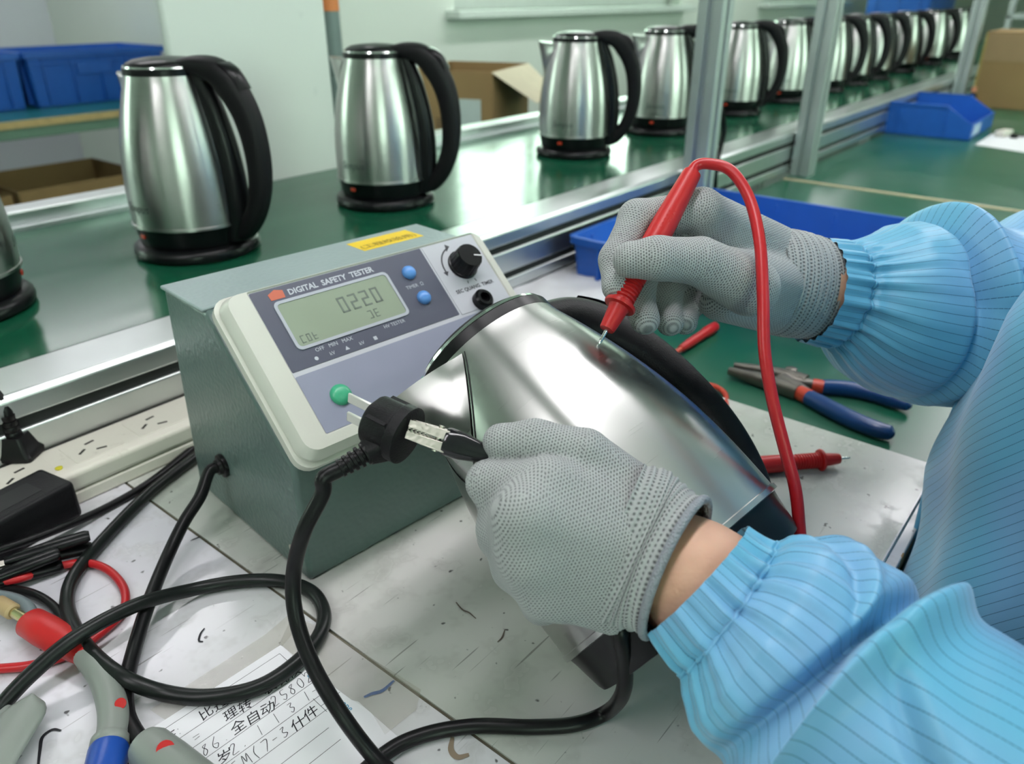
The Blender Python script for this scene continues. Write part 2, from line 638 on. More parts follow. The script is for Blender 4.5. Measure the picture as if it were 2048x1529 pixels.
# ------------------------------------------------------------------ workbench and white boards
bench = empty('workbench', mat=LINE_M)
tag(bench, 'long workbench with a worn green top running beside the conveyor', 'workbench')
cream_m = mat('cream_edge', (.62, .54, .36), .6)
sj = 1.862
MB().box((-1.4, .062, GREEN - .03), (sj - .004, .668, GREEN)).build('bench_top', bench_m, bench, bevel=.002)
MB().box((sj + .006, .062, GREEN - .03), (4.6, .668, GREEN + .004)).build('bench_top', bench_m, bench, bevel=.002)
MB().box((sj - .004, .062, GREEN - .03), (sj + .006, .668, GREEN + .0025)).build('joint_strip', cream_m, bench)
MB().box((-1.4, .075, GREEN - .08), (4.6, .115, GREEN - .03)).build('front_beam', green_steel, bench)
MB().box((-1.4, .575, GREEN - .08), (4.6, .615, GREEN - .03)).build('rear_beam', green_steel, bench)
for s_ in (-1.2, .3, 1.8, 3.3, 4.5):
    for n_ in (.11, .58):
        MB().box((s_ - .02, n_ - .02, 0), (s_ + .02, n_ + .02, GREEN - .08)).build('leg', green_steel, bench)

def melamine(name, base, green, seed, lines):
    m = mat(name, base, .22, var=.02)
    co = objco(m)
    mp = node(m, 'ShaderNodeMapping')
    mp.inputs['Location'].default_value = (seed, seed * 2.3, 0)
    m.node_tree.links.new(co, mp.inputs['Vector'])
    v = mp.outputs[0]
    big = ramp(m, noise(m, v, 7, 2, .6), [(.40, (0, 0, 0)), (.72, (1, 1, 1))])
    c = mixc(m, mth(m, 'MULTIPLY', big, .75), base, green)
    cloud = ramp(m, noise(m, v, 28, 3, .7), [(.52, (0, 0, 0)), (.80, (1, 1, 1))])
    c = mixc(m, mth(m, 'MULTIPLY', cloud, .55), c, (.30, .29, .27))
    spk = ramp(m, noise(m, v, 95, 2, .6), [(.685, (0, 0, 0)), (.725, (1, 1, 1))])
    c = mixc(m, mth(m, 'MULTIPLY', spk, .85), c, (.05, .05, .05))
    # scratches: very stretched noise, masked
    for k, ang in enumerate(lines):
        mq = node(m, 'ShaderNodeMapping')
        mq.inputs['Rotation'].default_value = (0, 0, math.radians(ang))
        mq.inputs['Scale'].default_value = (14, 420, 1)
        m.node_tree.links.new(v, mq.inputs['Vector'])
        st = ramp(m, noise(m, mq.outputs[0], 1., 1, .5), [(.715, (0, 0, 0)), (.74, (1, 1, 1))])
        mk = ramp(m, noise(m, v, 9 + 2 * k, 0), [(.52, (0, 0, 0)), (.60, (1, 1, 1))])
        c = mixc(m, mth(m, 'MULTIPLY', mth(m, 'MULTIPLY', st, mk), .6), c, (.14, .13, .12))
    setin(m, 'Base Color', c)
    setin(m, 'Roughness', mth(m, 'MULTIPLY_ADD', cloud, .22, .20))
    return m
mel_a = melamine('white_melamine', (.66, .65, .70), (.60, .62, .58), .0, (20, 130))
mel_b = melamine('stained_melamine', (.60, .595, .57), (.33, .40, .31), 3.1, (65, 160))
chip_m = mat('chipboard_edge', (.30, .20, .10), .8, var=.4, vscale=120)

def board(name, a0, a1, n0, n1, m, label):
    r = empty(name, mat=LINE_M)
    tag(r, label, 'board')
    MB().box((a0, n0, GREEN + .0025), (a1, n1, WHITE - .0015)).build('core', chip_m, r)
    MB().box((a0, n0, WHITE - .0015), (a1, n1, WHITE)).build('laminate', m, r)
    MB().box((a0, n0 - .0012, WHITE - .009), (a1, n0, WHITE)).build('edge_band', mel_a, r)
    return r
jt = .2215
board('white_board', -1.3, jt - .0012, .07, .666, mel_a, 'scuffed white board under the loose cables and paper form')
b2 = board('white_board', jt + .0012, .697, .07, .666, mel_b, 'stained white board under the tester and tilted kettle')
# dark grime that has collected in the joint
MB().box((jt - .0012, .07, GREEN), (jt + .0012, .666, WHITE - .0012)).build('joint_grime', mat('grime', (.10, .09, .06), .8, var=.4, vscale=80), b2)

MB().box((jt + .004, .0600, GREEN + .0045), (.690, .0698, WHITE - .005)).build('lower_sheet', mel_a, b2, bevel=.001)
for k in range(9):
    a0 = .25 + .05 * k + .01 * math.sin(k * 2.1)
    MB().box((a0, .0594, GREEN + .004), (a0 + .006 + .010 * ((k * 7) % 3), .0612 + .0012 * (k % 2), WHITE - .0047)).build('chipped_edge', chip_m, b2, bevel=.001)
MB().box((jt + .004, .0598, GREEN - .004), (.690, .0615, GREEN + .0040)).build('edge_batten', chip_m, b2, bevel=.001)
# ================================================================== kettles
KP = [(.0775, 0), (.0780, .10), (.0780, .22), (.0768, .36), (.0738, .50), (.0696, .63), (.0646, .75), (.0588, .87), (.0535, .96), (.0512, 1.0)]
ZB, ZS = .027, .198       # bottom and top of the steel wall above the kettle's underside
_kz = np.array([ZB + t * (ZS - ZB) for r, t in KP])
_kr = np.array([r for r, t in KP])
def kr(z):
    """body radius, smoothed"""
    z = np.asarray(z, float)
    return (np.interp(z - .007, _kz, _kr) + np.interp(z, _kz, _kr) + np.interp(z + .007, _kz, _kr)) / 3

red_lamp = mat('red_indicator', (.60, .05, .02), .3, var=.1)
print_m = mat('grey_logo_print', (.10, .12, .11), .5)

def logo_mesh():
    """small script wordmark wrapped on the wall"""
    cu = bpy.data.curves.new('wordmark', 'FONT')
    cu.body = 'Sonpus'
    cu.size = .0155
    cu.shear = .25
    cu.align_x = 'CENTER'
    cu.resolution_u = 3
    o = bpy.data.objects.new('tmp', cu)
    COL.objects.link(o)
    dg = bpy.context.evaluated_depsgraph_get()
    me = bpy.data.meshes.new_from_object(o.evaluated_get(dg))
    bpy.data.objects.remove(o)
    return me

def make_kettle(power=True):
    k = empty('kettle')
    # steel wall
    zz = np.concatenate([[ZB - .0005], np.linspace(ZB, ZS, 40)])
    prof = [(kr(z) * (1.004 if i == 0 else 1), z) for i, z in enumerate(zz)]
    prof = [(.0768, ZB - .003), (.0790, ZB - .0025), (.0790, ZB + .0005)] + [(kr(z), z) for z in np.linspace(ZB + .001, ZS, 40)]
    body = MB().lathe(prof, seg=96).build('steel_body', steel, k, smooth=60)
    # black foot of the kettle
    MB().lathe([(.066, 0), (.0715, .0008), (.0728, .004), (.0755, .020), (.0765, ZB - .003)], seg=72).build('foot', black, k, smooth=40)
    MB().box((-.0012, -.005, -.0025), (.0012, .005, .0025), M=R(72, 'Z') @ T(-.0752, 0, .0145)).build('indicator', red_lamp, k, label='small red indicator', bevel=.0008)
    # collar, chrome line, lid
    MB().lathe([(.0505, ZS - .002), (.0522, ZS), (.0520, ZS + .0065), (.050, ZS + .008)], seg=72, cap0=False, cap1=False).build('collar', black, k, smooth=40)
    MB().lathe([(.0500, ZS + .0068), (.0512, ZS + .0075), (.0505, ZS + .0095), (.0488, ZS + .0098), (.0484, ZS + .0068)], seg=72, cap0=False, cap1=False).build('chrome_rim', chrome, k, smooth=50)
    lid = MB().lathe([(.0486, ZS + .006), (.0484, ZS + .0095), (.046, ZS + .0125), (.039, ZS + .0155), (.026, ZS + .0175), (.012, ZS + .0185), (.0001, ZS + .0187)], seg=72).build('lid', black, k, smooth=60)
    # beak spout: two creased facets out of the wall
    n = 15
    tip = V(-(kr(ZS) + .030), 0, ZS + .001)
    ztop, zbot, half = ZS - .004, ZS - .066, math.radians(36)
    rows = []
    for i in range(n):
        u = i / (n - 1)                       # 0 at the rim, 1 at the foot of the beak
        z = ztop + (zbot - ztop) * u
        hw = half * (1 - u) ** .75
        out = .030 * (1 - u) ** 1.35
        r0 = float(kr(z)) + .0008
        row = []
        for j in range(-8, 9):
            w_ = j / 8
            a = math.pi + hw * w_
            # ridge in the middle, concave flanks
            h = out * (1 - abs(w_)) ** 1.25
            row.append(V((r0 + h) * math.cos(a), (r0 + h) * math.sin(a), z + .004 * h / .03))
        rows.append(np.array(row))
    sp = MB()
    m_ = 17
    fs = []
    for i in range(n - 1):
        for j in range(m_ - 1):
            a = i * m_ + j
            fs.append((a, a + m_, a + m_ + 1, a + 1))
    sp.add(np.concatenate(rows), fs)
    top = rows[0]
    base = np.array([V((kr(ztop) - .004) * math.cos(math.pi + half * j / 8), (kr(ztop) - .004) * math.sin(math.pi + half * j / 8), ztop + .001) for j in range(-8, 9)])
    sp.add(np.vstack([top, base]), [(j, j + 1, j + 18, j + 17) for j in range(16)])
    spo = sp.build('spout', steel, k, smooth=50)
    # seam groove around the beak
    path = []
    for sgn in (1,):
        for u in np.linspace(-1, 1, 41):
            au = abs(u)
            z = ztop + (zbot - .004 - ztop) * (1 - au)
            hw = (half + .035) * au ** .75
            a = math.pi + math.copysign(hw, u)
            r0 = float(kr(z)) + .0002
            path.append(V(r0 * math.cos(a), r0 * math.sin(a), z))
    MB().tube(path, .00038, 6).build('seam', dark_gap, spo)
    # spine down the back and the bow handle
    sp2 = []
    for z in np.linspace(.004, ZS + .006, 26):
        r0 = float(kr(max(z, ZB)))
        if z < ZB:
            r0 = .0745
        hw = .0165 - .004 * (z - .004) / .2
        pt = float(np.interp(z, [0, .02, .06, .12, .17, .21], [.010, .016, .0185, .0185, .0165, .010]))
        ring = []
        for x, y in ((-.012, -hw * 1.02), (-.0015, -hw * 1.02), (pt * .6, -hw * .95), (pt * .93, -hw * .55), (pt, 0), (pt * .93, hw * .55), (pt * .6, hw * .95), (-.0015, hw * 1.02), (-.012, hw * 1.02)):
            ring.append(V(r0 + x - (abs(y) ** 2) / (2 * r0), y, z))
        sp2.append(np.array(ring))
    MB().rings(sp2).build('spine', black, k, smooth=45)
    hp = spline([(.030, 0, ZS + .010), (.055, 0, ZS + .0095), (.082, 0, ZS + .003), (.103, 0, ZS - .016), (.119, 0, ZS - .047), (.1255, 0, ZS - .086), (.1225, 0, ZS - .124), (.110, 0, ZS - .156), (.092, 0, ZS - .178), (.077, 0, ZS - .187)], 8)
    q = np.linspace(0, 1, len(hp))
    th = np.interp(q, [0, .12, .3, .5, .7, .88, 1], [.007, .012, .0180, .0160, .0135, .0125, .0095])
    wd = np.interp(q, [0, .12, .3, .5, .7, .88, 1], [.021, .0190, .0165, .0145, .0135, .0125, .0120])
    tg = np.gradient(hp, axis=0)
    tg /= np.linalg.norm(tg, axis=1)[:, None]
    an = np.linspace(0, 2 * np.pi, 24, endpoint=False)
    ce, se = np.cos(an), np.sin(an)
    ce = np.sign(ce) * np.abs(ce) ** .75
    se = np.sign(se) * np.abs(se) ** .75
    hr = []
    for i in range(len(hp)):
        nrm = V(tg[i][2], 0, -tg[i][0])
        hr.append(hp[i] + th[i] * ce[:, None] * nrm + wd[i] * se[:, None] * V(0, 1, 0))
    ho = MB().rings(hr).build('handle', black_matte, k, smooth=60)
    # lid release pad on the shoulder of the handle
    i0, i1 = 17, 27
    pr = []
    for i in range(i0, i1):
        nrm = V(-tg[i][2], 0, tg[i][0])
        f = math.sin(math.pi * (i - i0 + .3) / (i1 - i0))
        c0 = hp[i] + nrm * (th[i] - .002)
        pr.append(np.array([c0 + V(0, 1, 0) * (wd[i] * .72 * math.cos(b)) + nrm * (.0015 + .0045 * f * math.sin(b)) for b in np.linspace(0, math.pi, 9)]))
    MB().rings(pr).build('release_pad', black, ho, smooth=60)
    return k, body

def add_wordmark(k, az):
    me = logo_mesh()
    co = np.zeros(len(me.vertices) * 3)
    me.vertices.foreach_get('co', co)
    co = co.reshape(-1, 3)
    z = co[:, 1] + .046
    r_ = np.interp(z, _kz, _kr) + .0004
    a = math.radians(az) + co[:, 0] / .0775
    me.vertices.foreach_set('co', np.stack([r_ * np.cos(a), r_ * np.sin(a), z], 1).ravel())
    return link('wordmark', me, print_m, k, smooth=0)

k0, _ = make_kettle()
add_wordmark(k0, -104)
proto_children = list(k0.children)
pb0 = empty('kettle_stand')
MB().lathe([(.080, 0), (.0835, .002), (.0845, .007), (.083, .013), (.0775, .0165), (.060, .0165)], seg=72).build('base_plate', black, pb0, smooth=50)
MB().lathe([(.022, .016), (.021, .0165)], seg=32).build('connector', black_matte, pb0)
KS = [.218, .503, .833, 1.358, 1.712, 2.120, 2.468, 2.82, 3.08, 3.345, 3.715, 4.187, 4.652]
names = ['cut off by the left picture edge', 'nearest whole one, before the blue crate', 'before the white column corner, behind the tester',
         'standing before the open carton', 'just left of the nearest post', 'right behind the nearest post', 'just right of the nearest post',
         'just left of the second post', 'right behind the second post', 'first right of the second post', 'second right of the second post',
         'third right of the second post', 'farthest in the row']
for i, s_ in enumerate(KS):
    k = k0 if i == 0 else copy_tree(k0)
    p = pb0 if i == 0 else copy_tree(pb0)
    ha = math.radians(90 - 98 + [-215, -14, -9, -2, 2, -4, 3, 0, -3, 2, 0, 4, -2][i])
    P = line(s_, .935, BELT)
    p.location = P
    k.location = P + V(0, 0, .0168)
    k.rotation_euler = (0, 0, ha)
    p.rotation_euler = (0, 0, ha)
    k.scale = (.93, .93, 1.0)
    p.scale = (.92, .92, 1.0)
    tag(k, 'steel kettle on the belt, ' + names[i], 'kettle', 'kettles on the conveyor belt')
    tag(p, 'round black power base under the kettle ' + names[i], 'kettle stand', 'kettle stands on the conveyor belt')

# ------------------------------------------------------------------ the kettle being tested, leaning on its foot
A_C = CAM + (V(.0900, .3438, .9389) - CAM) * 1.018       # centre of the lower steel edge
A_X = V(-.6124, .5987, .5162)                            # towards the lid
A_X = unit(A_X)
vw = unit(A_C + A_X * .08 - CAM)
r0_ = unit(np.cross(vw, A_X))
if r0_[0] < 0: r0_ = -r0_
v0_ = unit(np.cross(A_X, r0_))
if v0_ @ vw < 0: v0_ = -v0_
PHI = math.radians(42)
HX = r0_ * math.cos(PHI) + v0_ * math.sin(PHI)
HY = np.cross(A_X, HX)
KM = frame(A_C - A_X * ZB, HX, HY, A_X)
hk = empty('kettle')
for c in proto_children:
    if c.name.startswith('wordmark') or c.name.startswith('indicator'):
        continue
    copy_tree(c, hk)
hk.matrix_world = KM
tag(hk, 'tilted steel kettle held in the gloved left hand and touched by the red probe', 'kettle')
KMI = np.linalg.inv(np.array(KM))
def kettle_depth(px, py):
    """camera depth of the near steel wall at a pixel (None off the body)"""
    r = ray(px, py)
    o_, d_ = xf(CAM[None], KMI)[0], (KMI[:3, :3] @ r)
    for t in np.arange(.25, .75, .0005):
        q = o_ + d_ * t
        if 0 <= q[2] <= ZS and q[0] ** 2 + q[1] ** 2 <= float(kr(max(q[2], ZB))) ** 2:
            return t
    return None
# ================================================================== the tester
def flat_text(body, size, m, name, parent, M, align='LEFT', shear=0, bold=0, ext=.0001, kind=None):
    cu = bpy.data.curves.new(name, 'FONT')
    cu.body = body
    cu.size = size
    cu.shear = shear
    cu.align_x = align
    cu.resolution_u = 2
    cu.offset = bold
    o = bpy.data.objects.new('tmp', cu)
    COL.objects.link(o)
    dg = bpy.context.evaluated_depsgraph_get()
    me = bpy.data.meshes.new_from_object(o.evaluated_get(dg))
    bpy.data.objects.remove(o)
    me.transform(Matrix(M))
    me.materials.clear()
    return link(name, me, m, parent, smooth=0)

case_m = mat('grey_green_case_paint', (.115, .165, .155), .30, var=.06, vscale=10, bump=.35, bscale=260)
case_top = mat('case_lid_paint', (.27, .34, .34), .38, bump=.25, bscale=260)
bezel_m = mat('ivory_bezel', (.60, .60, .54), .40, var=.02, bump=.04, bscale=500)
panel_dark = mat('slate_panel', (.080, .085, .125), .42)
panel_lilac = mat('lilac_panel', (.27, .285, .38), .42)
panel_light = mat('light_grey_panel', (.52, .53, .58), .42)
lcd_m = mat('lcd_glass', (.30, .35, .27), .18, var=.06, vscale=20)
lcd_seg = mat('lcd_segments', (.15, .18, .155), .3)
btn_blue = mat('blue_button', (.11, .30, .70), .3)
btn_green = mat('green_button', (.06, .42, .23), .3)

P0 = atz(620, 1165, WHITE)
bx_, by_ = V(.70711, .70711, 0), V(-.70711, .70711, 0)
tester = empty('safety_tester', mat=frame(P0, bx_, by_, V(0, 0, 1)))
tag(tester, 'grey-green electrical safety tester with ivory bezel, display and knob on the bench', 'tester')
LX = .243
# case: side profile extruded along x
prof = [(0, 0), (.178, 0), (.164, .1835), (.094, .1835), (0, .098)]
Mx = mframe((0, 0, 0), V(0, 1, 0), V(0, 0, 1), V(1, 0, 0))
MB().prism(prof, .0, LX, M=Mx).build('case', case_m, tester, bevel=.0035, bseg=3)
MB().box((-.0015, .097, .1825), (LX + .0015, .166, .1855)).build('top_cover', case_top, tester, bevel=.0012)
# bezel: tilted frame
sl = unit(V(0, .0921, .0862))
nb = np.cross(V(1, 0, 0), sl)
o_b = V(0, -.0185, .1105) - nb * .0145
BM = mframe(o_b, V(1, 0, 0), sl, nb)
BT = .0145
HL = .131
def bz(u, v, w=BT):
    return BM @ T(u, v, w)
def rrect(x0, y0, x1, y1, r, k=6):
    pts = []
    for cx, cy, a in ((x1 - r, y1 - r, 0), (x0 + r, y1 - r, 90), (x0 + r, y0 + r, 180), (x1 - r, y0 + r, 270)):
        for t in np.linspace(0, 90, k):
            pts.append((cx + r * math.cos(math.radians(a + t)), cy + r * math.sin(math.radians(a + t))))
    return np.array(pts)
def lay(poly, z):
    return np.column_stack([poly, np.full(len(poly), z)])
e0 = rrect(-.001, -.003, LX + .001, HL + .001, .012)
e1 = rrect(.0015, 0, LX - .0015, HL - .0015, .012)
e2 = rrect(.006, .0045, LX - .0045, HL - .0035, .010)
mb = MB()
pu0, pu1, pv0, pv1 = .0235, .2315, .0128, .1262
i1 = rrect(pu0 - .001, pv0 - .001, pu1 + .001, pv1 + .001, .0015)
i2 = rrect(pu0, pv0, pu1, pv1, .001)
mb.rings([xf(lay(e0, -.002), BM), xf(lay(e0, .0045), BM), xf(lay(e1, .0052), BM), xf(lay(e1, .0085), BM), xf(lay(e2, BT), BM), xf(lay(i1, BT), BM), xf(lay(i2, BT - .0012), BM)], cap0=True, cap1=False)
bez = mb.build('bezel', bezel_m, tester, smooth=40)
# panel sheets, each its own overlay
zp = BT - .0012
def sheet(name, x0, y0, x1, y1, m, z=zp, t=.0004, r=.0008, parent=None):
    return MB().prism(rrect(x0, y0, x1, y1, r, 4), z - .0015, z + t, M=BM).build(name, m, parent or tester, smooth=30)
sheet('panel_base', pu0, pv0, pu1, pv1, panel_light, t=0)
sheet('display_panel', .0238, .0612, .1748, .1258, panel_dark)
sheet('lower_panel', .0238, .0132, .1960, .0575, panel_lilac)
sheet('control_panel', .1768, .0600, .2312, .1258, panel_light)
# display window with raised rim
scr = sheet('display', .0375, .0765, .1315, .1125, lcd_m, t=.0007, r=.003)
rim_o, rim_i = rrect(.0355, .0745, .1335, .1145, .0045), rrect(.0378, .0768, .1312, .1122, .003)
MB().rings([xf(lay(rim_o, zp), BM), xf(lay(rim_o, zp + .0012), BM), xf(lay(rim_i, zp + .0012), BM), xf(lay(rim_i, zp + .0006), BM)], False, False).build('display_rim', mat('display_rim_grey', (.42, .44, .50), .4), tester, smooth=30)
def seg_digit(u, v, h, on, m=lcd_seg, nm='display_digit'):
    w_ = h * .5
    t = h * .11
    b = MB()
    S = {'a': (0, h - t, w_, h), 'g': (0, h / 2 - t / 2, w_, h / 2 + t / 2), 'd': (0, 0, w_, t), 'f': (0, h / 2, t, h), 'e': (0, 0, t, h / 2), 'b': (w_ - t, h / 2, w_, h), 'c': (w_ - t, 0, w_, h / 2)}
    for c in on:
        x0, y0, x1, y1 = S[c]
        b.box((u + x0, v + y0, zp + .0007), (u + x1, v + y1, zp + .00085), M=BM)
    return b.build(nm, m, scr, smooth=0)
for i, d_ in enumerate(('abcdef', 'abged', 'abged', 'abcdef')):
    seg_digit(.082 + i * .0098, .0915, .013, d_)
for i, d_ in enumerate(('abcd', 'efgad')):
    seg_digit(.100 + i * .0055, .0808, .0068, d_)
for i, d_ in enumerate(('afed', 'abcdef', 'fegd')):
    seg_digit(.0415 + i * .0048, .0790, .006, d_)
# print on the dark panel
pw = mat('pale_print', (.50, .52, .58), .5)
logo = MB().prism([(.0365, .1163), (.0475, .1163), (.0480, .1222), (.0420, .1240), (.0360, .1212)], zp + .0004, zp + .0006, M=BM).build('emblem', mat('orange_emblem', (.55, .12, .06), .4), tester, label='small orange-red emblem')
flat_text('DIGITAL  SAFETY  TESTER', .0064, pw, 'title_print', tester, bz(.0510, .1172, zp + .00055), bold=.0002)
flat_text('OFF   MIN   MAX', .0042, pw, 'print', tester, bz(.047, .0700, zp + .00055))
flat_text('HV TESTER', .0040, pw, 'print', tester, bz(.106, .0700, zp + .00055))
for i in range(5):
    flat_text('●■▲●■'[i] if i % 2 == 0 else 'kV', .0040, pw, 'print', tester, bz(.043 + i * .0125, .0640, zp + .00055))
flat_text('TIMER  Ω', .0042, pw, 'print', tester, bz(.1425, .0945, zp + .00055))
for (u, v, r, m, nm) in ((.1522, .1077, .0058, btn_blue, 'button'), (.1522, .0838, .0058, btn_blue, 'button'), (.0470, .0345, .0078, btn_green, 'start_button')):
    MB().lathe([(r, 0), (r, .002), (r * .85, .0036), (r * .5, .0046), (.0001, .0049)], M=bz(u, v, zp), seg=32).build(nm, m, tester, smooth=60, label='round blue button' if nm == 'button' else 'round green start button')
# knob
ku, kv = .2045, .1010
kM = bz(ku, kv, zp)
pr_ = []
an = np.linspace(0, 2 * np.pi, 72, endpoint=False)
flute = 1 - .035 * (np.cos(an * 18) > .2)
for r, z, f in ((.0132, 0, 0), (.0132, .0025, 0), (.0122, .003, 1), (.0112, .0150, 1), (.0104, .0163, .5), (.0001, .0163, 0)):
    rr = r * (flute if f == 1 else 1)
    pr_.append(xf(np.stack([rr * np.cos(an), rr * np.sin(an), np.full(72, z)], 1), kM))
kn = MB().rings(pr_, True, False).build('knob', black, tester, smooth=35)
MB().box((.003, -.0005, .0163), (.0104, .0005, .0166), M=kM @ R(-18, 'Z')).build('pointer', paint_white, kn)
# arc arrow and scale print round the knob
arc = MB()
tt = np.radians(np.linspace(105, 185, 16))
a_o = np.stack([.0195 * np.cos(tt), .0195 * np.sin(tt)], 1)
a_i = np.stack([.0182 * np.cos(tt), .0182 * np.sin(tt)], 1)
arc.prism(np.vstack([a_o, a_i[::-1]]), .0004, .0006, M=kM)
arc.prism([(-.0215, -.0015), (-.0163, -.0015), (-.0195, -.0055)], .0004, .0006, M=kM)
arc.prism([(-.0070, .0155), (-.0050, .0222), (-.0015, .0195)], .0004, .0006, M=kM)
for a in (-105, -75):
    arc.box((.0150, -.0003, .0004), (.0175, .0003, .0006), M=kM @ R(a, 'Z'))
arc.build('dial_print', paint_dark, tester, smooth=0)
flat_text('SEC QUANG. TIMER', .0046, paint_dark, 'print', tester, bz(.1835, .0780, zp + .00055), bold=.0001)
# jack socket
MB().lathe([(.0085, 0), (.0085, .006), (.0068, .008), (.0045, .008), (.0045, .003)], M=bz(.2015, .0655, zp), seg=32, cap1=True).build('jack_socket', black, tester, smooth=40)
# yellow sticker on the lid
st = MB().hexa([(.158, .128, .1854), (.2225, .128, .1854), (.2225, .1555, .1854), (.158, .1555, .1854)], [(.158, .128, .1857), (.2225, .128, .1857), (.2225, .1555, .1857), (.158, .1555, .1857)]).build('yellow_sticker', yellow_m, tester, smooth=0, label='yellow inspection sticker with dark print')
flat_text('(工程校验用)', .0105, mat('sticker_print', (.22, .15, .02), .6), 'sticker_print', st, T(.1600, .1335, .1859))
# screws on the sides of the bezel back and cable grommet on the left wall
gM = mframe((0, .116, .0475), V(0, 1, 0), V(0, 0, 1), V(-1, 0, 0))
MB().lathe([(.0095, -.001), (.0100, .001), (.0095, .0028), (.0070, .0034), (.0062, .006), (.0048, .0065)], M=gM, seg=28).build('grommet', rubber, tester, smooth=50)
for y_ in (.02, .15):
    MB().lathe([(.003, -.0005), (.003, .0008), (.0015, .0014)], M=mframe((0, y_, .02), V(0, 1, 0), V(0, 0, 1), V(-1, 0, 0)), seg=14).build('screw', nickel, tester, smooth=40)
for x_ in (.02, LX - .02):
    for y_ in (.02, .158):
        MB().lathe([(.008, -.0005), (.008, .001)], M=T(x_, y_, -.0006), seg=14).build('foot', rubber, tester)
GROM = xf(np.array([[0, .116, .0475]]), np.array(tester.matrix_world))[0]
GDIR = -bx_
# ================================================================== things on the left of the bench
def on(px, py, h=0., base=WHITE):
    return atz(px, py, base + h)

def cable(name, pts, r, m, label=None, cat='cable', parent=None, per=8, seg=10, base=WHITE):
    P = [on(*p, base=base) if len(p) == 3 else p[0] for p in pts]
    o = MB().tube(spline(P, per), r, seg).build(name, m, parent, smooth=60)
    if label: tag(o, label, cat)
    return o

# ---- power strip against the rail
strip = empty('power_strip', mat=LINE_M @ Matrix.Translation((0, 0, WHITE)))
tag(strip, 'grubby off-white power strip lying along the conveyor rail', 'power strip')
stp = mat('grubby_white_plastic', (.66, .63, .56), .36, var=.1, vscale=40)
stn = noise(stp, objco(stp), 60, 5, .65)
stf = ramp(stp, stn, [(.60, (0, 0, 0)), (.72, (1, 1, 1))])
setin(stp, 'Base Color', mixc(stp, mth(stp, 'MULTIPLY', stf, .35), (.68, .65, .57), (.34, .31, .24)))
sa, sb = -.20, .42
MB().box((sa, .612, 0), (sb, .669, .012)).build('lower_shell', stp, strip, bevel=.002)
MB().box((sa, .6115, .0125), (sb, .6695, .030)).build('upper_shell', stp, strip, bevel=.004, bseg=3)
hole_m = mat('socket_hole', (.02, .018, .015), .8)
for px, py in ((160, 876), (277, 826), (20, 930), (395, 775), (505, 728)):
    s_, n_ = sn(atz(px, py, WHITE + .03))
    n_ = .642
    sk = MB().prism(rrect(s_ - .021, n_ - .019, s_ + .021, n_ + .019, .003), .0298, .0304).build('socket', stp, strip, bevel=.0003)
    for dx, dy, a in ((-.010, -.003, 28), (.001, .008, 0), (.004, -.009, -28)):
        MB().box((-.0042, -.0011, .0300), (.0042, .0011, .0307), M=T(s_ + dx, n_ + dy, 0) @ R(a + 10, 'Z')).build('slot', hole_m, sk, smooth=0)
s_, n_ = sn(atz(101, 925, WHITE + .03))
MB().lathe([(.003, .030), (.003, .0312), (.0015, .0318)], M=T(s_, .628, 0), seg=12).build('pilot_lamp', mat('yellow_lamp', (.62, .56, .04), .3), strip)

# ---- black plug standing in the strip, cord leaving upwards
pl = empty('strip_plug', loc=on(42, 912, .0305))
tag(pl, 'black mains plug standing upright in the power strip', 'plug')
pb = MB()
R_ = []
for z, a, b in ((0, .0150, .0125), (.004, .0155, .0130), (.0075, .0125, .0115), (.018, .0100, .0090), (.021, .0088, .0085)):
    R_.append(lay(rrect(-a, -b, a, b, .004), z))
pb.rings(R_).build('plug_body', rubber, pl, smooth=50)
rel = MB()
for i in range(4):
    rel.lathe([(.0062 - i * .0004, .020 + i * .005), (.0066 - i * .0004, .0225 + i * .005), (.0055, .0245 + i * .005)], seg=18)
rel.build('strain_relief', rubber, pl, smooth=40)
b_ = np.array(pl.location)
cp = spline([b_ + V(0, 0, .030), b_ + V(-.001, .002, .045), b_ + V(-.010, .006, .060), b_ + V(-.028, .010, .066), b_ + V(-.060, .012, .058), b_ + V(-.12, .01, .03)], 8) - b_
MB().tube(cp, .0042, 10).build('cord', rubber, pl, smooth=60)

# ---- black adapter brick
A1, A2, A3 = on(148, 962, .034), on(90, 930, .034), on(0, 1042, .034)
ax_ = unit(A3 - A1); ax_ = unit(V(ax_[0], ax_[1], 0))
ay_ = V(ax_[1], -ax_[0], 0)
if (A2 - A1) @ ay_ < 0: ay_ = -ay_
wd_ = float((A2 - A1) @ ay_)
ad = empty('power_adapter', mat=frame(V(A1[0], A1[1], WHITE), ax_, ay_, np.cross(ax_, ay_)))
sgn = 1 if np.cross(ax_, ay_)[2] > 0 else -1
tag(ad, 'black power adapter brick lying against the power strip', 'adapter')
MB().box((0, 0, 0 if sgn > 0 else -.034), (.105, wd_, .034 if sgn > 0 else 0)).build('adapter_body', black_matte, ad, bevel=.004, bseg=3)
MB().box((-.0006, .006, sgn * .010), (.0004, wd_ - .006, sgn * .026)).build('end_recess', black, ad, bevel=.0002)
MB().box((.02, .010, sgn * .0338), (.07, wd_ - .012, sgn * .0342)).build('rating_plate', rubber, ad, smooth=0)

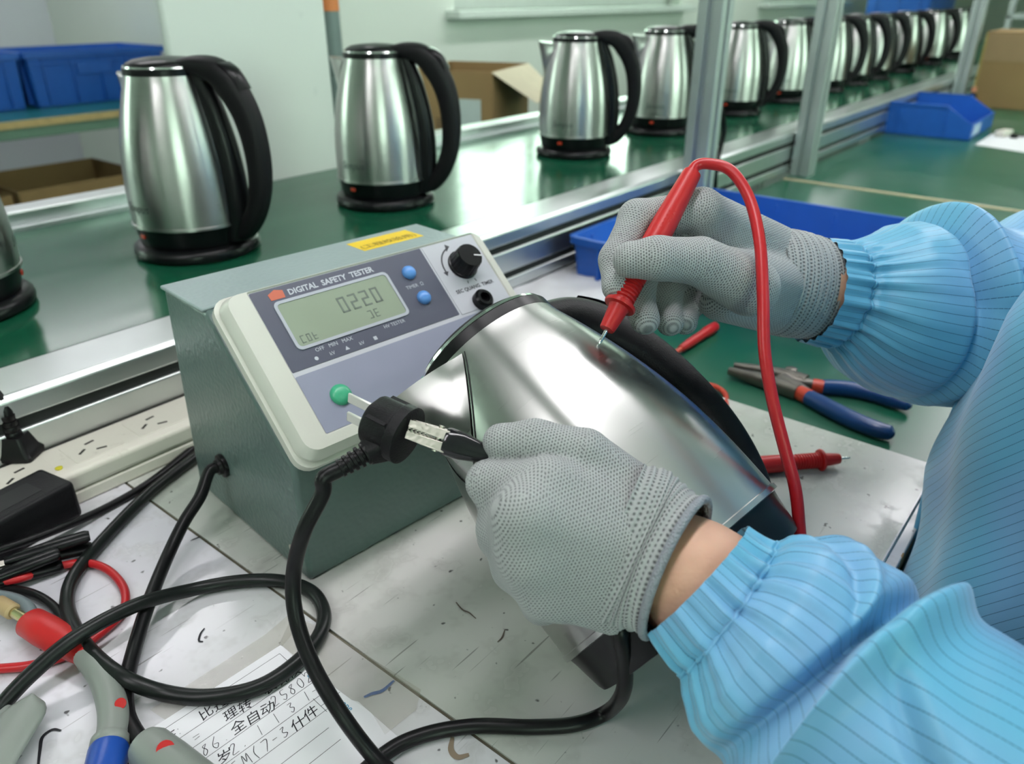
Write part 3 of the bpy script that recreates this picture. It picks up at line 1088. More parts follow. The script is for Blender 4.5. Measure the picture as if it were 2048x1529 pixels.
# ---- loose cables
gr = GROM
cable('tester_cable', [(gr + GDIR * .003,), (gr + GDIR * .012 + V(0, 0, -.0006),), (400, 994, .036), (368, 1045, .026), (333, 1118, .016), (298, 1205, .012), (268, 1300, .007), (252, 1375, .006), (256, 1435, .006), (285, 1487, .010), (312, 1515, .010)], .0047, rubber, 'black cable from the tester side wall down to the grey clip handle')
cable('looped_cable', [(400, 908, .006), (300, 985, .0052), (205, 1082, .0052), (150, 1150, .0052), (134, 1205, .0055), (152, 1262, .012), (190, 1312, .014), (250, 1358, .0135), (330, 1387, .006), (420, 1395, .0052), (520, 1374, .006), (598, 1322, .006), (640, 1268, .0055), (647, 1222, .0055), (622, 1184, .0055), (562, 1163, .0055), (480, 1163, .0055), (385, 1180, .007), (275, 1210, .020), (160, 1270, .024), (70, 1342, .018), (0, 1416, .010), (-60, 1500, .006)], .0049, rubber_green, 'thick dark cable making a wide loop over the white board', per=7)
cable('thin_cable', [(395, 890, .004), (300, 965, .004), (205, 1020, .004), (105, 1063, .010), (0, 1100, .012), (-80, 1120, .008)], .0035, rubber, 'thinner black cable running from the strip past the adapter')
cable('red_lead', [(-40, 1172, .010), (40, 1158, .009), (100, 1138, .005), (165, 1126, .004), (215, 1140, .004), (248, 1178, .004), (246, 1222, .004), (208, 1262, .004), (140, 1308, .004), (70, 1330, .004), (0, 1338, .004), (-60, 1340, .004)], .0030, red_cable, 'thin red lead curling under the looped cable')
cable('black_lead', [(-40, 1172, .004), (20, 1178, .004), (70, 1190, .004), (108, 1215, .004), (126, 1248, .006), (122, 1275, .010)], .0032, rubber, 'thin black lead running into the red clip boot')
cable('grey_lead', [(-30, 1190, .008), (20, 1198, .008), (52, 1213, .009), (66, 1240, .010)], .0045, mat('grey_sheath', (.16, .20, .21), .45), 'short slate grey lead at the red clip boot')

# ---- red clip boot with brass pin, grey sleeve and blue collar
cl = empty('red_clip')
tag(cl, 'red insulated clip boot with brass pin and thick grey tail', 'clip')
pa, pb_ = on(58, 1243, .011), on(176, 1313, .011)
dv = unit(pb_ - pa)
Lb = np.linalg.norm(pb_ - pa)
M_ = axis_frame(pa, dv, (0, 0, 1))
bt = []
for t, a, b in ((0, .0072, .0085), (.04, .0090, .0102), (.30, .0092, .0108), (.55, .0085, .0102), (.62, .0075, .0092), (.8, .0072, .0086), (1, .0064, .0070)):
    th_ = np.linspace(0, 2 * np.pi, 28, endpoint=False)
    bt.append(xf(np.stack([a * np.cos(th_), b * np.sin(th_), np.full(28, t * Lb)], 1), M_))
MB().rings(bt).build('boot', red_pl, cl, smooth=50)
brass = mat('brass', (.70, .62, .34), .25, 1.)
MB().lathe([(.0032, -.018), (.0036, -.016), (.0036, .002)], M=M_, seg=18).build('pin', brass, cl, smooth=40)
MB().lathe([(.0045, -.036), (.0055, -.034), (.0055, -.018), (.004, -.0165)], M=M_, seg=18).build('ferrule', mat('tan_ferrule', (.46, .34, .17), .45), cl, smooth=40)
grey_t = mat('grey_vinyl', (.235, .26, .235), .38, var=.05)
gp = spline([pb_ - dv * .01, on(200, 1347, .010), on(222, 1400, .009), on(228, 1450, .009), on(221, 1492, .009)], 8)
MB().tube(gp, np.interp(np.linspace(0, 1, len(gp)), [0, .2, 1], [.0058, .0080, .0090]), 20).build('tail_sleeve', grey_t, cl, smooth=60)
MB().lathe([(.0032, 0), (.003, .0012), (.0001, .0014)], M=axis_frame(on(241, 1408, .0165), (CAM - on(241, 1408)), (0, 0, 1)), seg=16).build('red_mark', red_pl, cl)
e_, f_ = on(222, 1480, .0098), on(206, 1560, .0098)
MC = axis_frame(e_, f_ - e_, (0, 0, 1))
MB().lathe([(.0098, 0), (.0104, .001), (.0104, .0045), (.0098, .006)], M=MC, seg=28).build('collar', grey_t, cl, smooth=40)
MB().lathe([(.0100, .006), (.0106, .008), (.0106, .06), (.0095, .062)], M=MC, seg=28).build('blue_collar', mat('blue_vinyl', (.012, .07, .36), .3), cl, smooth=40, label='blue collar')

# ---- grey clip handle with a red dot at the end of the tester cable
gh = empty('grey_test_clip')
tag(gh, 'grey vinyl clip handle with red dot lying on the paper form', 'clip')
e_, f_ = on(292, 1492, .0125), on(400, 1580, .0125)
MG = axis_frame(e_, f_ - e_, (0, 0, 1))
MB().lathe([(.0050, -.002), (.0100, -.001), (.0120, .004), (.0126, .02), (.0130, .10), (.011, .102)], M=MG, seg=32).build('sleeve', grey_t, gh, smooth=50)
dq = on(331, 1500, .027)
MB().lathe([(.0048, -.002), (.0046, .0006), (.0001, .0010)], M=axis_frame(on(331, 1500, .0235), CAM - dq, (0, 0, 1)), seg=18).build('red_dot', red_pl, gh)

# ---- big grey sprung clip at the lower left corner
gc = empty('grey_spring_clip')
tag(gc, 'large grey spring clip handle at the lower left corner', 'clip')
ca, cb = on(68, 1398, .012), on(-25, 1570, .012)
dv2 = unit(cb - ca)
MG2 = axis_frame(ca, dv2, (0, 0, 1))     # local x is up
Lr = np.linalg.norm(cb - ca)
def lever(y0, y1, x0, x1, w0, w1):
    rr = []
    for t in np.linspace(0, 1, 15):
        w_ = (w0 + (w1 - w0) * t) * math.sqrt(max(.02, 1 - max(0, 1 - t / .28) ** 2))
        y = y0 + (y1 - y0) * t
        x = x0 + (x1 - x0) * t
        rr.append(xf(np.array([[x + .0045 * math.sin(a) * (1 if math.sin(a) > 0 else .8), y + w_ * math.cos(a), t * Lr] for a in np.linspace(0, 2 * np.pi, 20, endpoint=False)]), MG2))
    return MB().rings(rr)
lever(0, .006, 0, .002, .0125, .0155).build('lever', grey_t, gc, smooth=60)
lever(.014, .032, -.004, -.004, .006, .012).build('lower_lever', grey_t, gc, smooth=60)
MB().tube(spline([on(18, 1448, .011), on(0, 1466, .011), on(-20, 1490, .011)], 6), .0022, 8).build('spring', nickel, gc)

# ---- two black crocodile clips in the shade of the adapter
def croc_boot(name, a, b, label):
    r = empty(name)
    tag(r, label, 'clip', 'black clips by the adapter')
    d_ = unit(b - a)
    L_ = np.linalg.norm(b - a)
    M2 = axis_frame(a, d_, (0, 0, 1))
    th_ = np.linspace(0, 2 * np.pi, 20, endpoint=False)
    for k, (off, s_) in enumerate(((.0035, 1), (-.0035, -1))):
        rr = []
        for t, w_, h_ in ((0, .0050, .0030), (.06, .0066, .0042), (.5, .0062, .0046), (.85, .0052, .0040), (1, .0035, .0028)):
            rr.append(xf(np.stack([off * (1.5 - t) + h_ * np.sin(th_), w_ * np.cos(th_), np.full(20, t * L_)], 1), M2))
        MB().rings(rr).build('boot_half', black, r, smooth=60)
    MB().box((-.0012, -.0035, L_ * .55), (.0012, .0035, L_ * 1.22), M=M2).build('jaw', nickel, r, bevel=.0004)
    return r
croc_boot('crocodile_clip', on(182, 1083, .011), on(10, 1128, .014), 'black crocodile clip nearer the adapter, blunt end pointing right')
croc_boot('crocodile_clip', on(122, 1118, .010), on(-20, 1165, .012), 'black crocodile clip lying above the red lead')

# ---- paper form with printed grid and handwriting, clear tape beside it
fa, fb, fc = on(556, 1296), on(200, 1527), on(762, 1428)
fx = unit(fa - fb)                          # along the printed lines
fy = V(-fx[1], fx[0], 0)
fo = fa - fx * .155
form = empty('paper_form', mat=frame(V(fo[0], fo[1], WHITE + .0004), fx, fy, V(0, 0, 1)))
tag(form, 'white paper form with ruled lines and handwriting taped to the board', 'paper')
FW_, FH_ = .165, .120
wf = float((fc - fa) @ fx)
sh = MB().prism([(0, 0), (.157, 0), (.157 + .004, -.070), (.163, -.074), (.163, -.120), (0, -.120)], 0, .0004)
sh.build('sheet', paper_m, form, smooth=0)
gl = MB()
def rule(x0, y0, x1, y1, t=.00028):
    d_ = unit(V(x1 - x0, y1 - y0)) if False else np.array([x1 - x0, y1 - y0]) / math.hypot(x1 - x0, y1 - y0)
    nn = np.array([-d_[1], d_[0]]) * t / 2
    a, b = np.array([x0, y0]), np.array([x1, y1])
    gl.prism(np.array([a - nn, b - nn, b + nn, a + nn]), .0004, .00046)
ys = [-.006, -.0185, -.030, -.0415, -.053, -.0645, -.076, -.0875]
rule(.010, ys[0], .1525, ys[0])
rule(.1525, ys[0], .1525, -.034)
for y in ys[1:]:
    rule(.004, y, .1535 if y > -.07 else .14, y)
rule(.062, ys[2], .062, -.0875)
rule(.146, -.060, .160, -.060)
rule(.146, -.052, .146, -.066)
gl.build('ruled_lines', ink, form, smooth=0)
def scribble(text, x, y, h, seed, m, name, pres=.00042):
    """handwriting: each sign a few connected strokes"""
    rg = np.random.default_rng(seed)
    G = {'2': [(.1, .8), (.4, 1), (.8, .8), (.5, .4), (.1, 0), (.9, .05)], '0': [(.5, 1), (.1, .6), (.3, 0), (.8, .2), (.8, .8), (.5, 1)], '8': [(.7, .9), (.2, .8), (.7, .3), (.3, 0), (.1, .3), (.8, .9)],
         '6': [(.8, 1), (.2, .6), (.1, .2), (.5, 0), (.8, .3), (.2, .4)], '4': [(.5, 1), (.1, .4), (.9, .4), None, (.7, .9), (.6, 0)], '3': [(.1, .9), (.7, .9), (.3, .55), (.8, .3), (.4, 0), (.1, .15)],
         '1': [(.5, 1), (.45, 0)], '7': [(.1, 1), (.9, .95), (.4, 0)], '5': [(.8, 1), (.2, 1), (.2, .6), (.8, .4), (.5, 0), (.1, .1)], '=': [(.1, .65), (.9, .7), None, (.1, .35), (.9, .4)], '-': [(.1, .5), (.8, .52)],
         '.': [(.4, .05), (.5, .1)], ':': [(.4, .7), (.5, .75), None, (.4, .2), (.5, .25)], '(': [(.7, 1.1), (.3, .6), (.6, -.1)], ')': [(.3, 1.1), (.7, .6), (.3, -.1)], 'M': [(.0, 0), (.15, 1), (.5, .3), (.85, 1), (1, 0)], 'N': [(.05, 0), (.1, 1), (.8, .05), (.85, 1)], 'V': [(.1, .7), (.4, 0), (.9, .9)]}
    b = MB()
    cx = x
    for ch in text:
        if ch == ' ':
            cx += h * .6
            continue
        if ch in G:
            strokes, cur = [], []
            for q in G[ch]:
                if q is None:
                    strokes.append(cur); cur = []
                else:
                    cur.append(q)
            strokes.append(cur)
            wch = .55
        elif ord(ch) > 0x2e80:      # a character sign, written with a slant
            flat_text(ch, h * 1.2, m, name, form, T(cx, y + rg.normal(0, .0003), .00052) @ R(rg.normal(0, 4), 'Z'), shear=.22)
            cx += h * 1.15
            continue
        else:                       # any other sign: a few slants
            strokes = []
            for _ in range(2):
                yy = rg.uniform(.1, .95)
                strokes.append([(rg.uniform(0, .2), yy), (rg.uniform(.7, 1), yy + rg.uniform(-.02, .12))])
            for _ in range(2):
                xx = rg.uniform(.15, .85)
                strokes.append([(xx, 1), (xx + rg.uniform(-.1, .1), .45), (xx + rg.uniform(-.25, .2), rg.uniform(-.05, .15))])
            strokes.append([(.2, .75), (.8, .8), (.7, .2), (.25, .15), (.2, .7)])
            wch = .85
        for st_ in strokes:
            if len(st_) < 2:
                continue
            P = np.array([[cx + (q[0] * wch + q[1] * .18 + rg.normal(0, .02)) * h, y + (q[1] + rg.normal(0, .03)) * h, .00052] for q in st_])
            P = spline(P, 4) if len(P) > 2 else P
            Tn = np.gradient(P, axis=0)
            Nn = np.stack([-Tn[:, 1], Tn[:, 0], 0 * Tn[:, 0]], 1)
            Nn /= np.linalg.norm(Nn, axis=1)[:, None] + 1e-9
            wv = pres * h / .008 * (.6 + .5 * np.sin(np.linspace(.3, 2.8, len(P))))[:, None]
            A_, B_ = P + Nn * wv / 2, P - Nn * wv / 2
            k = len(P)
            b.add(np.vstack([A_, B_]), [(i, i + k, i + k + 1, i + 1) for i in range(k - 1)])
        cx += h * (wch + .22)
    return b.build(name, m, form, smooth=0, kind='stuff') if b.f else None
scribble('通行带 NO证:  比过', .026, -.0172, .0074, 1, ink, 'handwriting')
scribble('不知::  40V =   理转  表况权=', .024, -.0288, .0074, 2, ink, 'handwriting')
scribble('2086.全自动25802', .070, -.0400, .0078, 3, ink, 'handwriting')
scribble('备志', .036, -.0400, .0078, 9, ink, 'handwriting')
scribble('20岁2. 1 1 3 1-8', .072, -.0515, .0078, 4, ink, 'handwriting')
scribble('= 3385M(7-3什件', .058, -.0632, .0080, 5, ink, 'handwriting')
flat_text('ehnuan Tlearcope', .0058, mat('cyan_print', (.02, .26, .46), .6), 'blue_print', form, T(.1535, -.034, .00055) @ R(-88, 'Z'))

tape_m = bpy.data.materials.new('clear_tape')
tape_m.use_nodes = True
tb_ = bsdf(tape_m)
tb_.inputs['Base Color'].default_value = (.60, .58, .45, 1)
tb_.inputs['Roughness'].default_value = .12
tb_.inputs['Alpha'].default_value = .13
wr = noise(tape_m, objco(tape_m), 160, 3)
bumpnode(tape_m, wr, .6, .0006)
def tape(pts, label, h=.0009):
    P = np.array([on(x, y, h) for x, y in pts])
    Q = P - V(0, 0, .0002)
    k = len(P)
    mb_ = MB().rings([Q, P])
    o = mb_.build('clear_tape', tape_m, smooth=0)
    tag(o, label, 'tape', 'strips of clear tape on the white board')
    return o
tape([(585, 1230), (665, 1268), (842, 1380), (832, 1420), (770, 1470), (742, 1425), (600, 1330), (560, 1285)], 'yellowed clear tape strip along the right edge of the paper form')
tape([(300, 1420), (530, 1270), (575, 1232), (590, 1262), (560, 1298), (420, 1385), (330, 1440)], 'clear tape strip along the upper edge of the paper form', .0007)

# marks of pen and dirt with a shape of their own
def mark(name, pts, w_, m, label, cat='mark'):
    P = spline([on(x, y, .0005) for x, y in pts], 6)
    Tn = np.gradient(P, axis=0)
    Nn = np.stack([-Tn[:, 1], Tn[:, 0], 0 * Tn[:, 0]], 1)
    Nn /= np.linalg.norm(Nn, axis=1)[:, None] + 1e-9
    wv = w_ * (.45 + .55 * np.sin(np.linspace(.2, 2.9, len(P))))[:, None]
    k = len(P)
    o = MB().add(np.vstack([P + Nn * wv, P - Nn * wv]), [(i, i + k, i + k + 1, i + 1) for i in range(k - 1)]).build(name, m, smooth=0)
    return tag(o, label, cat)
mark('ink_mark', [(409, 1257), (401, 1268), (398, 1282), (406, 1284)], .0007, ink, 'short curved black ink mark in the middle of the cable loop')
mark('ink_mark', [(75, 1545), (80, 1500), (85, 1475), (105, 1460), (122, 1462)], .0010, ink, 'hooked black ink mark right of the grey spring clip')
mark('ink_mark', [(788, 1362), (765, 1382), (745, 1388), (728, 1395)], .0013, ink_blue, 'blue ink dash on the tape beside the paper form')
mark('ink_mark', [(381, 1082), (392, 1077), (401, 1074)], .0006, ink, 'tiny black ink tick beside the tester cable')
mark('ink_mark', [(912, 1205), (925, 1220), (938, 1226), (952, 1238)], .0006, mat('dirt_mark', (.12, .10, .08), .8), 'dark scuff on the stained board left of the kettle')
mark('ink_mark', [(995, 1285), (1004, 1276), (1010, 1260)], .0006, MATS['dirt_mark'], 'small brown splinter mark below the left glove')
mark('ink_mark', [(905, 1475), (902, 1500), (915, 1515), (938, 1510)], .0018, mat('old_glue', (.26, .20, .14), .6), 'brown glue lump by the board joint at the bottom')
# ================================================================== the kettle's own cord with plug, and the clip on it
PD = .405
pc_ = atd(806, 868, PD)
pz = unit(-.86 * RT + .38 * UP + .32 * FW)          # the blades point this way
qy = -.84 * RT - .50 * UP - 1.02 * FW
qy = unit(qy - pz * (qy @ pz))                      # the cord leaves this way
qx = np.cross(qy, pz)
PM = mframe(pc_, qx, qy, pz)
cord = empty('mains_lead')
tag(cord, 'black kettle cord with two-blade plug, clip on its earth contact', 'mains lead')
def sec(r, flat, n=40):
    a = np.linspace(0, 2 * np.pi, n, endpoint=False)
    x, y = r * np.cos(a), r * np.sin(a)
    return np.stack([np.clip(x, -flat, flat), y], 1)
R_ = []
for z, r, fl in ((-.0035, .0150, .02), (-.003, .0160, .02), (.0025, .0160, .02), (.0032, .0152, .02), (.0036, .0146, .0138), (.0175, .0142, .0132), (.0192, .0132, .0122)):
    R_.append(xf(lay(sec(r, fl), z), PM))
plug = MB().rings(R_).build('plug', black_matte, cord, smooth=40)
for x_ in (-.0062, .0062):
    MB().box((x_ - .0030, -.0008, .015), (x_ + .0030, .0008, .0365), M=PM @ R(0, 'Z')).build('blade', blade_m, plug, bevel=.0006)
MB().box((-.0105, -.0125, .0040), (-.0095, .0125, .0165), M=PM).build('side_rib', black_matte, plug, bevel=.0003)
# neck and ribbed strain relief
bd = unit(-.84 * RT - .50 * UP - .32 * FW)
bo_ = pc_ + pz * .0085 - UP * .0065
MY = axis_frame(bo_ + bd * .0135, bd, tuple(pz))
nk = []
for y, a_, b_ in ((-.010, .0078, .0092), (-.005, .0070, .0080), (.001, .0056, .0062)):
    nk.append(xf(lay(rrect(-a_, -b_, a_, b_, .0035), y), MY))
MB().rings(nk).build('neck', black_matte, cord, smooth=50)
sr = MB()
for i in range(5):
    r_ = .0064 - i * .00035
    sr.lathe([(r_ - .0016, i * .0036), (r_, i * .0036 + .0004), (r_, i * .0036 + .0020), (r_ - .0016, i * .0036 + .0024)], M=MY, seg=20)
sr.lathe([(.0044, 0), (.0042, .020)], M=MY, seg=16)
sr.build('strain_relief', rubber, cord, smooth=40)
n0_ = xf(np.array([[0, 0, .018], [0, 0, .026]]), MY)
CB = WHITE + .0046
dP0 = float((n0_[1] - CAM) @ FW) + .002
pts = [n0_[0], n0_[1], atd(645, 988, dP0 + .001), atd(607, 1065, .402), atd(587, 1150, .418), atd(592, 1235, .420), atd(625, 1330, .415), atd(680, 1425, .408), atz(748, 1515, CB + .012), atz(830, 1600, CB), atz(800, 1700, CB), atz(690, 1680, CB), atz(690, 1590, CB), atz(770, 1508, CB), atz(850, 1470, CB), atz(950, 1453, CB), atz(1060, 1455, CB), atz(1150, 1449, CB), atz(1215, 1424, CB + .004), atd(1246, 1385, .408), atd(1249, 1325, .392), atd(1240, 1262, .382), atd(1245, 1215, .392)]
MB().tube(spline(pts, 9), .0043, 14).build('cable', rubber, cord, smooth=60)

# ---- crocodile clip gripping the plug
ga, gb = atd(992, 916, .392), atd(818, 858, .398)
gd = unit(gb - ga)
GL = np.linalg.norm(gb - ga)
sd = unit(np.cross(gd, FW))                  # sideways in the picture
if sd @ UP < 0: sd = -sd
fr = np.cross(gd, sd)
GM = mframe(ga, sd, fr if np.linalg.det(np.stack([sd, fr, gd], 1)) > 0 else -fr, gd)
cc_ = empty('earth_clip')
tag(cc_, 'crocodile clip with glossy black boot gripping the plug, held between thumb and finger', 'clip')
th_ = np.linspace(0, 2 * np.pi, 28, endpoint=False)
R_ = []
for t, a, b in ((-.12, .0022, .0022), (0, .0034, .0034), (.12, .0048, .0046), (.38, .0072, .0060), (.54, .0074, .0062), (.58, .0070, .0058)):
    ca_, sa_ = np.cos(th_), np.sin(th_)
    R_.append(xf(np.stack([a * np.sign(ca_) * np.abs(ca_) ** .8, b * np.sign(sa_) * np.abs(sa_) ** .8, np.full(28, t * GL)], 1), GM))
MB().rings(R_).build('boot', mat('glossy_black_vinyl', (.012, .012, .014), .12), cc_, smooth=60)
for sg in (1, -1):
    j = MB()
    def q8(z, x0, x1, y0, y1):
        return [xf(np.array([p]), GM)[0] for p in ((x0, y0, z), (x1, y0, z), (x1, y1, z), (x0, y1, z))]
    xs0 = (.0006, .0058) if sg > 0 else (-.0058, -.0006)
    xs1 = (.0012, .0050) if sg > 0 else (-.0050, -.0012)
    z0, z1 = .54 * GL, GL
    t_ = .0007
    for (y0, y1, ya, yb) in ((-.0050, -.0050 + t_, -.0034, -.0034 + t_), (.0050 - t_, .0050, .0034 - t_, .0034)):
        j.hexa(q8(z0, *xs0, y0, y1), q8(z1, *xs1, ya, yb))
    xo0, xo1 = (xs0[1], xs1[1]) if sg > 0 else (xs0[0] + t_, xs1[0] + t_)
    j.hexa(q8(z0, xo0 - t_, xo0, -.0050, .0050), q8(z0 + (z1 - z0) * .62, (xo0 + xo1) / 2 - t_, (xo0 + xo1) / 2, -.0041, .0041))
    jo = j.build('jaw', nickel, cc_, bevel=.0002)
    for k in range(6):
        z = z1 - .0004 - k * .0022
        for y0 in (-.0034, .0034 - t_):
            xe = xs1[0] if sg > 0 else xs1[1]
            MB().hexa(q8(z - .0018, xe - .0001, xe + .0001, y0, y0 + t_), q8(z, xe - .0001 - (.0010 if sg > 0 else 0), xe + .0001 + (.0010 if sg < 0 else 0), y0, y0 + t_)).build('tooth', nickel, jo)
MB().lathe([(.0016, -.0068), (.0016, .0068)], M=GM @ T(0, 0, .66 * GL) @ R(90, 'Y'), seg=14).build('pivot', nickel, cc_)

# ================================================================== test probes
def make_probe(tip, back, name, label, group=None, length=None):
    r = empty(name)
    tag(r, label, 'test probe', group)
    d_ = back - tip
    L_ = length or np.linalg.norm(d_)
    M2 = axis_frame(tip, d_, tuple(FW))
    k = L_ / .125
    def P(pr): return [(a * k if True else a, z * k) for a, z in pr]
    MB().lathe(P([(.0002, 0), (.0009, .0012), (.0011, .003), (.0011, .012)]), M=M2, seg=14).build('needle', chrome, r, smooth=50)
    h = MB()
    h.lathe(P([(.0024, .0100), (.0042, .0104), (.0046, .0115), (.0058, .0240), (.0064, .0262)]), M=M2, seg=32)
    h.build('nose', red_pl, r, smooth=40)
    MB().lathe(P([(.0062, .0258), (.0092, .0262), (.0096, .0272), (.0092, .0285), (.0062, .0290)]), M=M2, seg=32).build('finger_guard', red_pl, r, smooth=40)
    g = [(.0056, .0285)]
    for i in range(9):
        z = .0290 + i * .0024
        g += [(.0058, z), (.0068, z + .0006), (.0068, z + .0014), (.0058, z + .0020)]
    g += [(.0064, .0515), (.0072, .056), (.0076, .075), (.0074, .090), (.0066, .108), (.0058, .1235), (.0056, .125), (.0040, .125), (.0036, .124)]
    MB().lathe(P(g), M=M2, seg=36).build('grip', red_pl, r, smooth=40)
    return r, M2, k
tip_d = kettle_depth(1197, 690)
PT = atd(1197, 690, tip_d - .0005)
PBK = atd(1384, 347, tip_d + .030)
prb, PRM, pk = make_probe(PT, PBK, 'test_probe', 'red test probe held like a pen, needle touching the tilted kettle')
flat_text('1000V', .0060, red_pl, 'embossed_rating', prb, PRM @ mframe((0, 0, .078 * pk), V(0, 0, 1), V(0, -1, 0) , V(-1, 0, 0)) @ T(0, -.0022, .00755))
ppts = [PBK - unit(PBK - PT) * .004, PBK + unit(PBK - PT) * .006, atd(1420, 328, tip_d + .030), atd(1462, 342, tip_d + .026), atd(1498, 396, tip_d + .018), atd(1519, 480, tip_d + .004), atd(1526, 590, tip_d - .008), atd(1529, 700, tip_d - .014), atd(1545, 800, tip_d - .016), atd(1570, 900, tip_d - .016), atd(1590, 975, tip_d - .014), atd(1598, 1045, tip_d - .010), atd(1602, 1120, tip_d + .0), atz(1600, 1200, WHITE + .02)]
MB().tube(spline(ppts, 8), .0035, 14).build('lead', red_cable, prb, smooth=60)
# ================================================================== the worker
def surface_nets(F, org, h):
    """naive surface nets of a scalar grid, inside negative"""
    nx, ny, nz = F.shape
    s = F < 0
    cnt = np.zeros((nx - 1, ny - 1, nz - 1), np.int8)
    cs = [(i, j, k) for i in (0, 1) for j in (0, 1) for k in (0, 1)]
    def sl_(A, c):
        return A[c[0]:nx - 1 + c[0], c[1]:ny - 1 + c[1], c[2]:nz - 1 + c[2]]
    for c in cs:
        cnt += sl_(s, c)
    act = (cnt > 0) & (cnt < 8)
    idx = -np.ones(act.shape, int)
    I = np.argwhere(act)
    idx[act] = np.arange(len(I))
    acc = np.zeros((len(I), 3))
    num = np.zeros(len(I))
    for a in cs:
        for ax in range(3):
            if a[ax] == 1:
                continue
            b = list(a)
            b[ax] = 1
            fa = F[I[:, 0] + a[0], I[:, 1] + a[1], I[:, 2] + a[2]]
            fb = F[I[:, 0] + b[0], I[:, 1] + b[1], I[:, 2] + b[2]]
            m = (fa < 0) != (fb < 0)
            t = np.where(m, fa / (fa - fb + 1e-20), 0)
            p = np.tile(np.array(a, float), (len(I), 1))
            p[:, ax] = t
            acc[m] += p[m]
            num[m] += 1
    verts = org + (I + acc / num[:, None]) * h
    faces = []
    for ax in range(3):
        o1, o2 = [(1, 2), (2, 0), (0, 1)][ax]
        A = [slice(None)] * 3
        B = [slice(None)] * 3
        A[ax], B[ax] = slice(0, -1), slice(1, None)
        sa_, sb_ = s[tuple(A)], s[tuple(B)]
        E_ = np.argwhere(sa_ != sb_)
        lim = np.array(act.shape)
        ok = (E_[:, o1] > 0) & (E_[:, o2] > 0) & (E_[:, o1] < lim[o1]) & (E_[:, o2] < lim[o2])
        E_ = E_[ok]
        d1 = np.zeros(3, int); d1[o1] = 1
        d2 = np.zeros(3, int); d2[o2] = 1
        q = [E_ - d1 - d2, E_ - d2, E_, E_ - d1]
        f = np.stack([idx[x[:, 0], x[:, 1], x[:, 2]] for x in q], 1)
        fl = ~sa_[tuple(E_.T)]
        f[fl] = f[fl][:, ::-1]
        faces.append(f)
    return verts, np.concatenate(faces)

def smin(a, b, k):
    h = np.clip(.5 + .5 * (b - a) / k, 0, 1)
    return b + (a - b) * h - k * h * (1 - h)

def seg_dist(P, a, b, ra, rb):
    ab = b - a
    t = np.clip(((P - a) @ ab) / (ab @ ab + 1e-12), 0, 1)
    d = np.linalg.norm(P - a - t[:, None] * ab, axis=1)
    return d - (ra + (rb - ra) * t), t

def sdf_mesh(chains, h, k_in=.004, k_groups=None, post=None):
    """chains: {group: [(a, ra, b, rb), ...]}; returns verts, faces, primitive index per vertex, primitives"""
    prims = [(g, *p) for g in chains for p in chains[g]]
    allp = np.array([p[1] for p in prims] + [p[3] for p in prims])
    rm = max(max(p[2], p[4]) for p in prims) + .006
    lo, hi = allp.min(0) - rm, allp.max(0) + rm
    n = np.ceil((hi - lo) / h).astype(int) + 1
    g = np.stack(np.meshgrid(*[lo[i] + np.arange(n[i]) * h for i in range(3)], indexing='ij'), -1).reshape(-1, 3)
    def field(P):
        tot = None
        for grp in chains:
            f = None
            for (a, ra, b, rb) in chains[grp]:
                d, _ = seg_dist(P, a, b, ra, rb)
                f = d if f is None else smin(f, d, k_in)
            if tot is None:
                tot = f
                first = True
            else:
                tot = smin(tot, f, k_groups.get(grp, .003) if k_groups else .003)
        if post is not None:
            tot = post(P, tot)
        return tot
    F = field(g).reshape(n)
    v, f = surface_nets(F, lo, h)
    D = np.stack([seg_dist(v, p[1], p[3], p[2], p[4])[0] for p in prims], 1)
    return v, f, D.argmin(1), prims

def mesh_from(name, v, f, uv=None):
    me = bpy.data.meshes.new(name)
    me.vertices.add(len(v))
    me.vertices.foreach_set('co', np.asarray(v, np.float32).ravel())
    me.loops.add(f.size)
    me.loops.foreach_set('vertex_index', f.ravel().astype(np.int32))
    me.polygons.add(len(f))
    me.polygons.foreach_set('loop_start', np.arange(0, f.size, f.shape[1], dtype=np.int32))
    me.update(calc_edges=True)
    if uv is not None:
        l = me.uv_layers.new(name='UVMap')
        l.data.foreach_set('uv', np.asarray(uv, np.float32).ravel())
    me.validate()
    return me

def laplace(v, f, it=3, lam=.5):
    for _ in range(it):
        s = np.zeros_like(v)
        c = np.zeros(len(v))
        for i in range(4):
            a, b = f[:, i], f[:, (i + 1) % 4]
            np.add.at(s, a, v[b]); np.add.at(c, a, 1)
            np.add.at(s, b, v[a]); np.add.at(c, b, 1)
        v = v + lam * (s / c[:, None] - v)
    return v

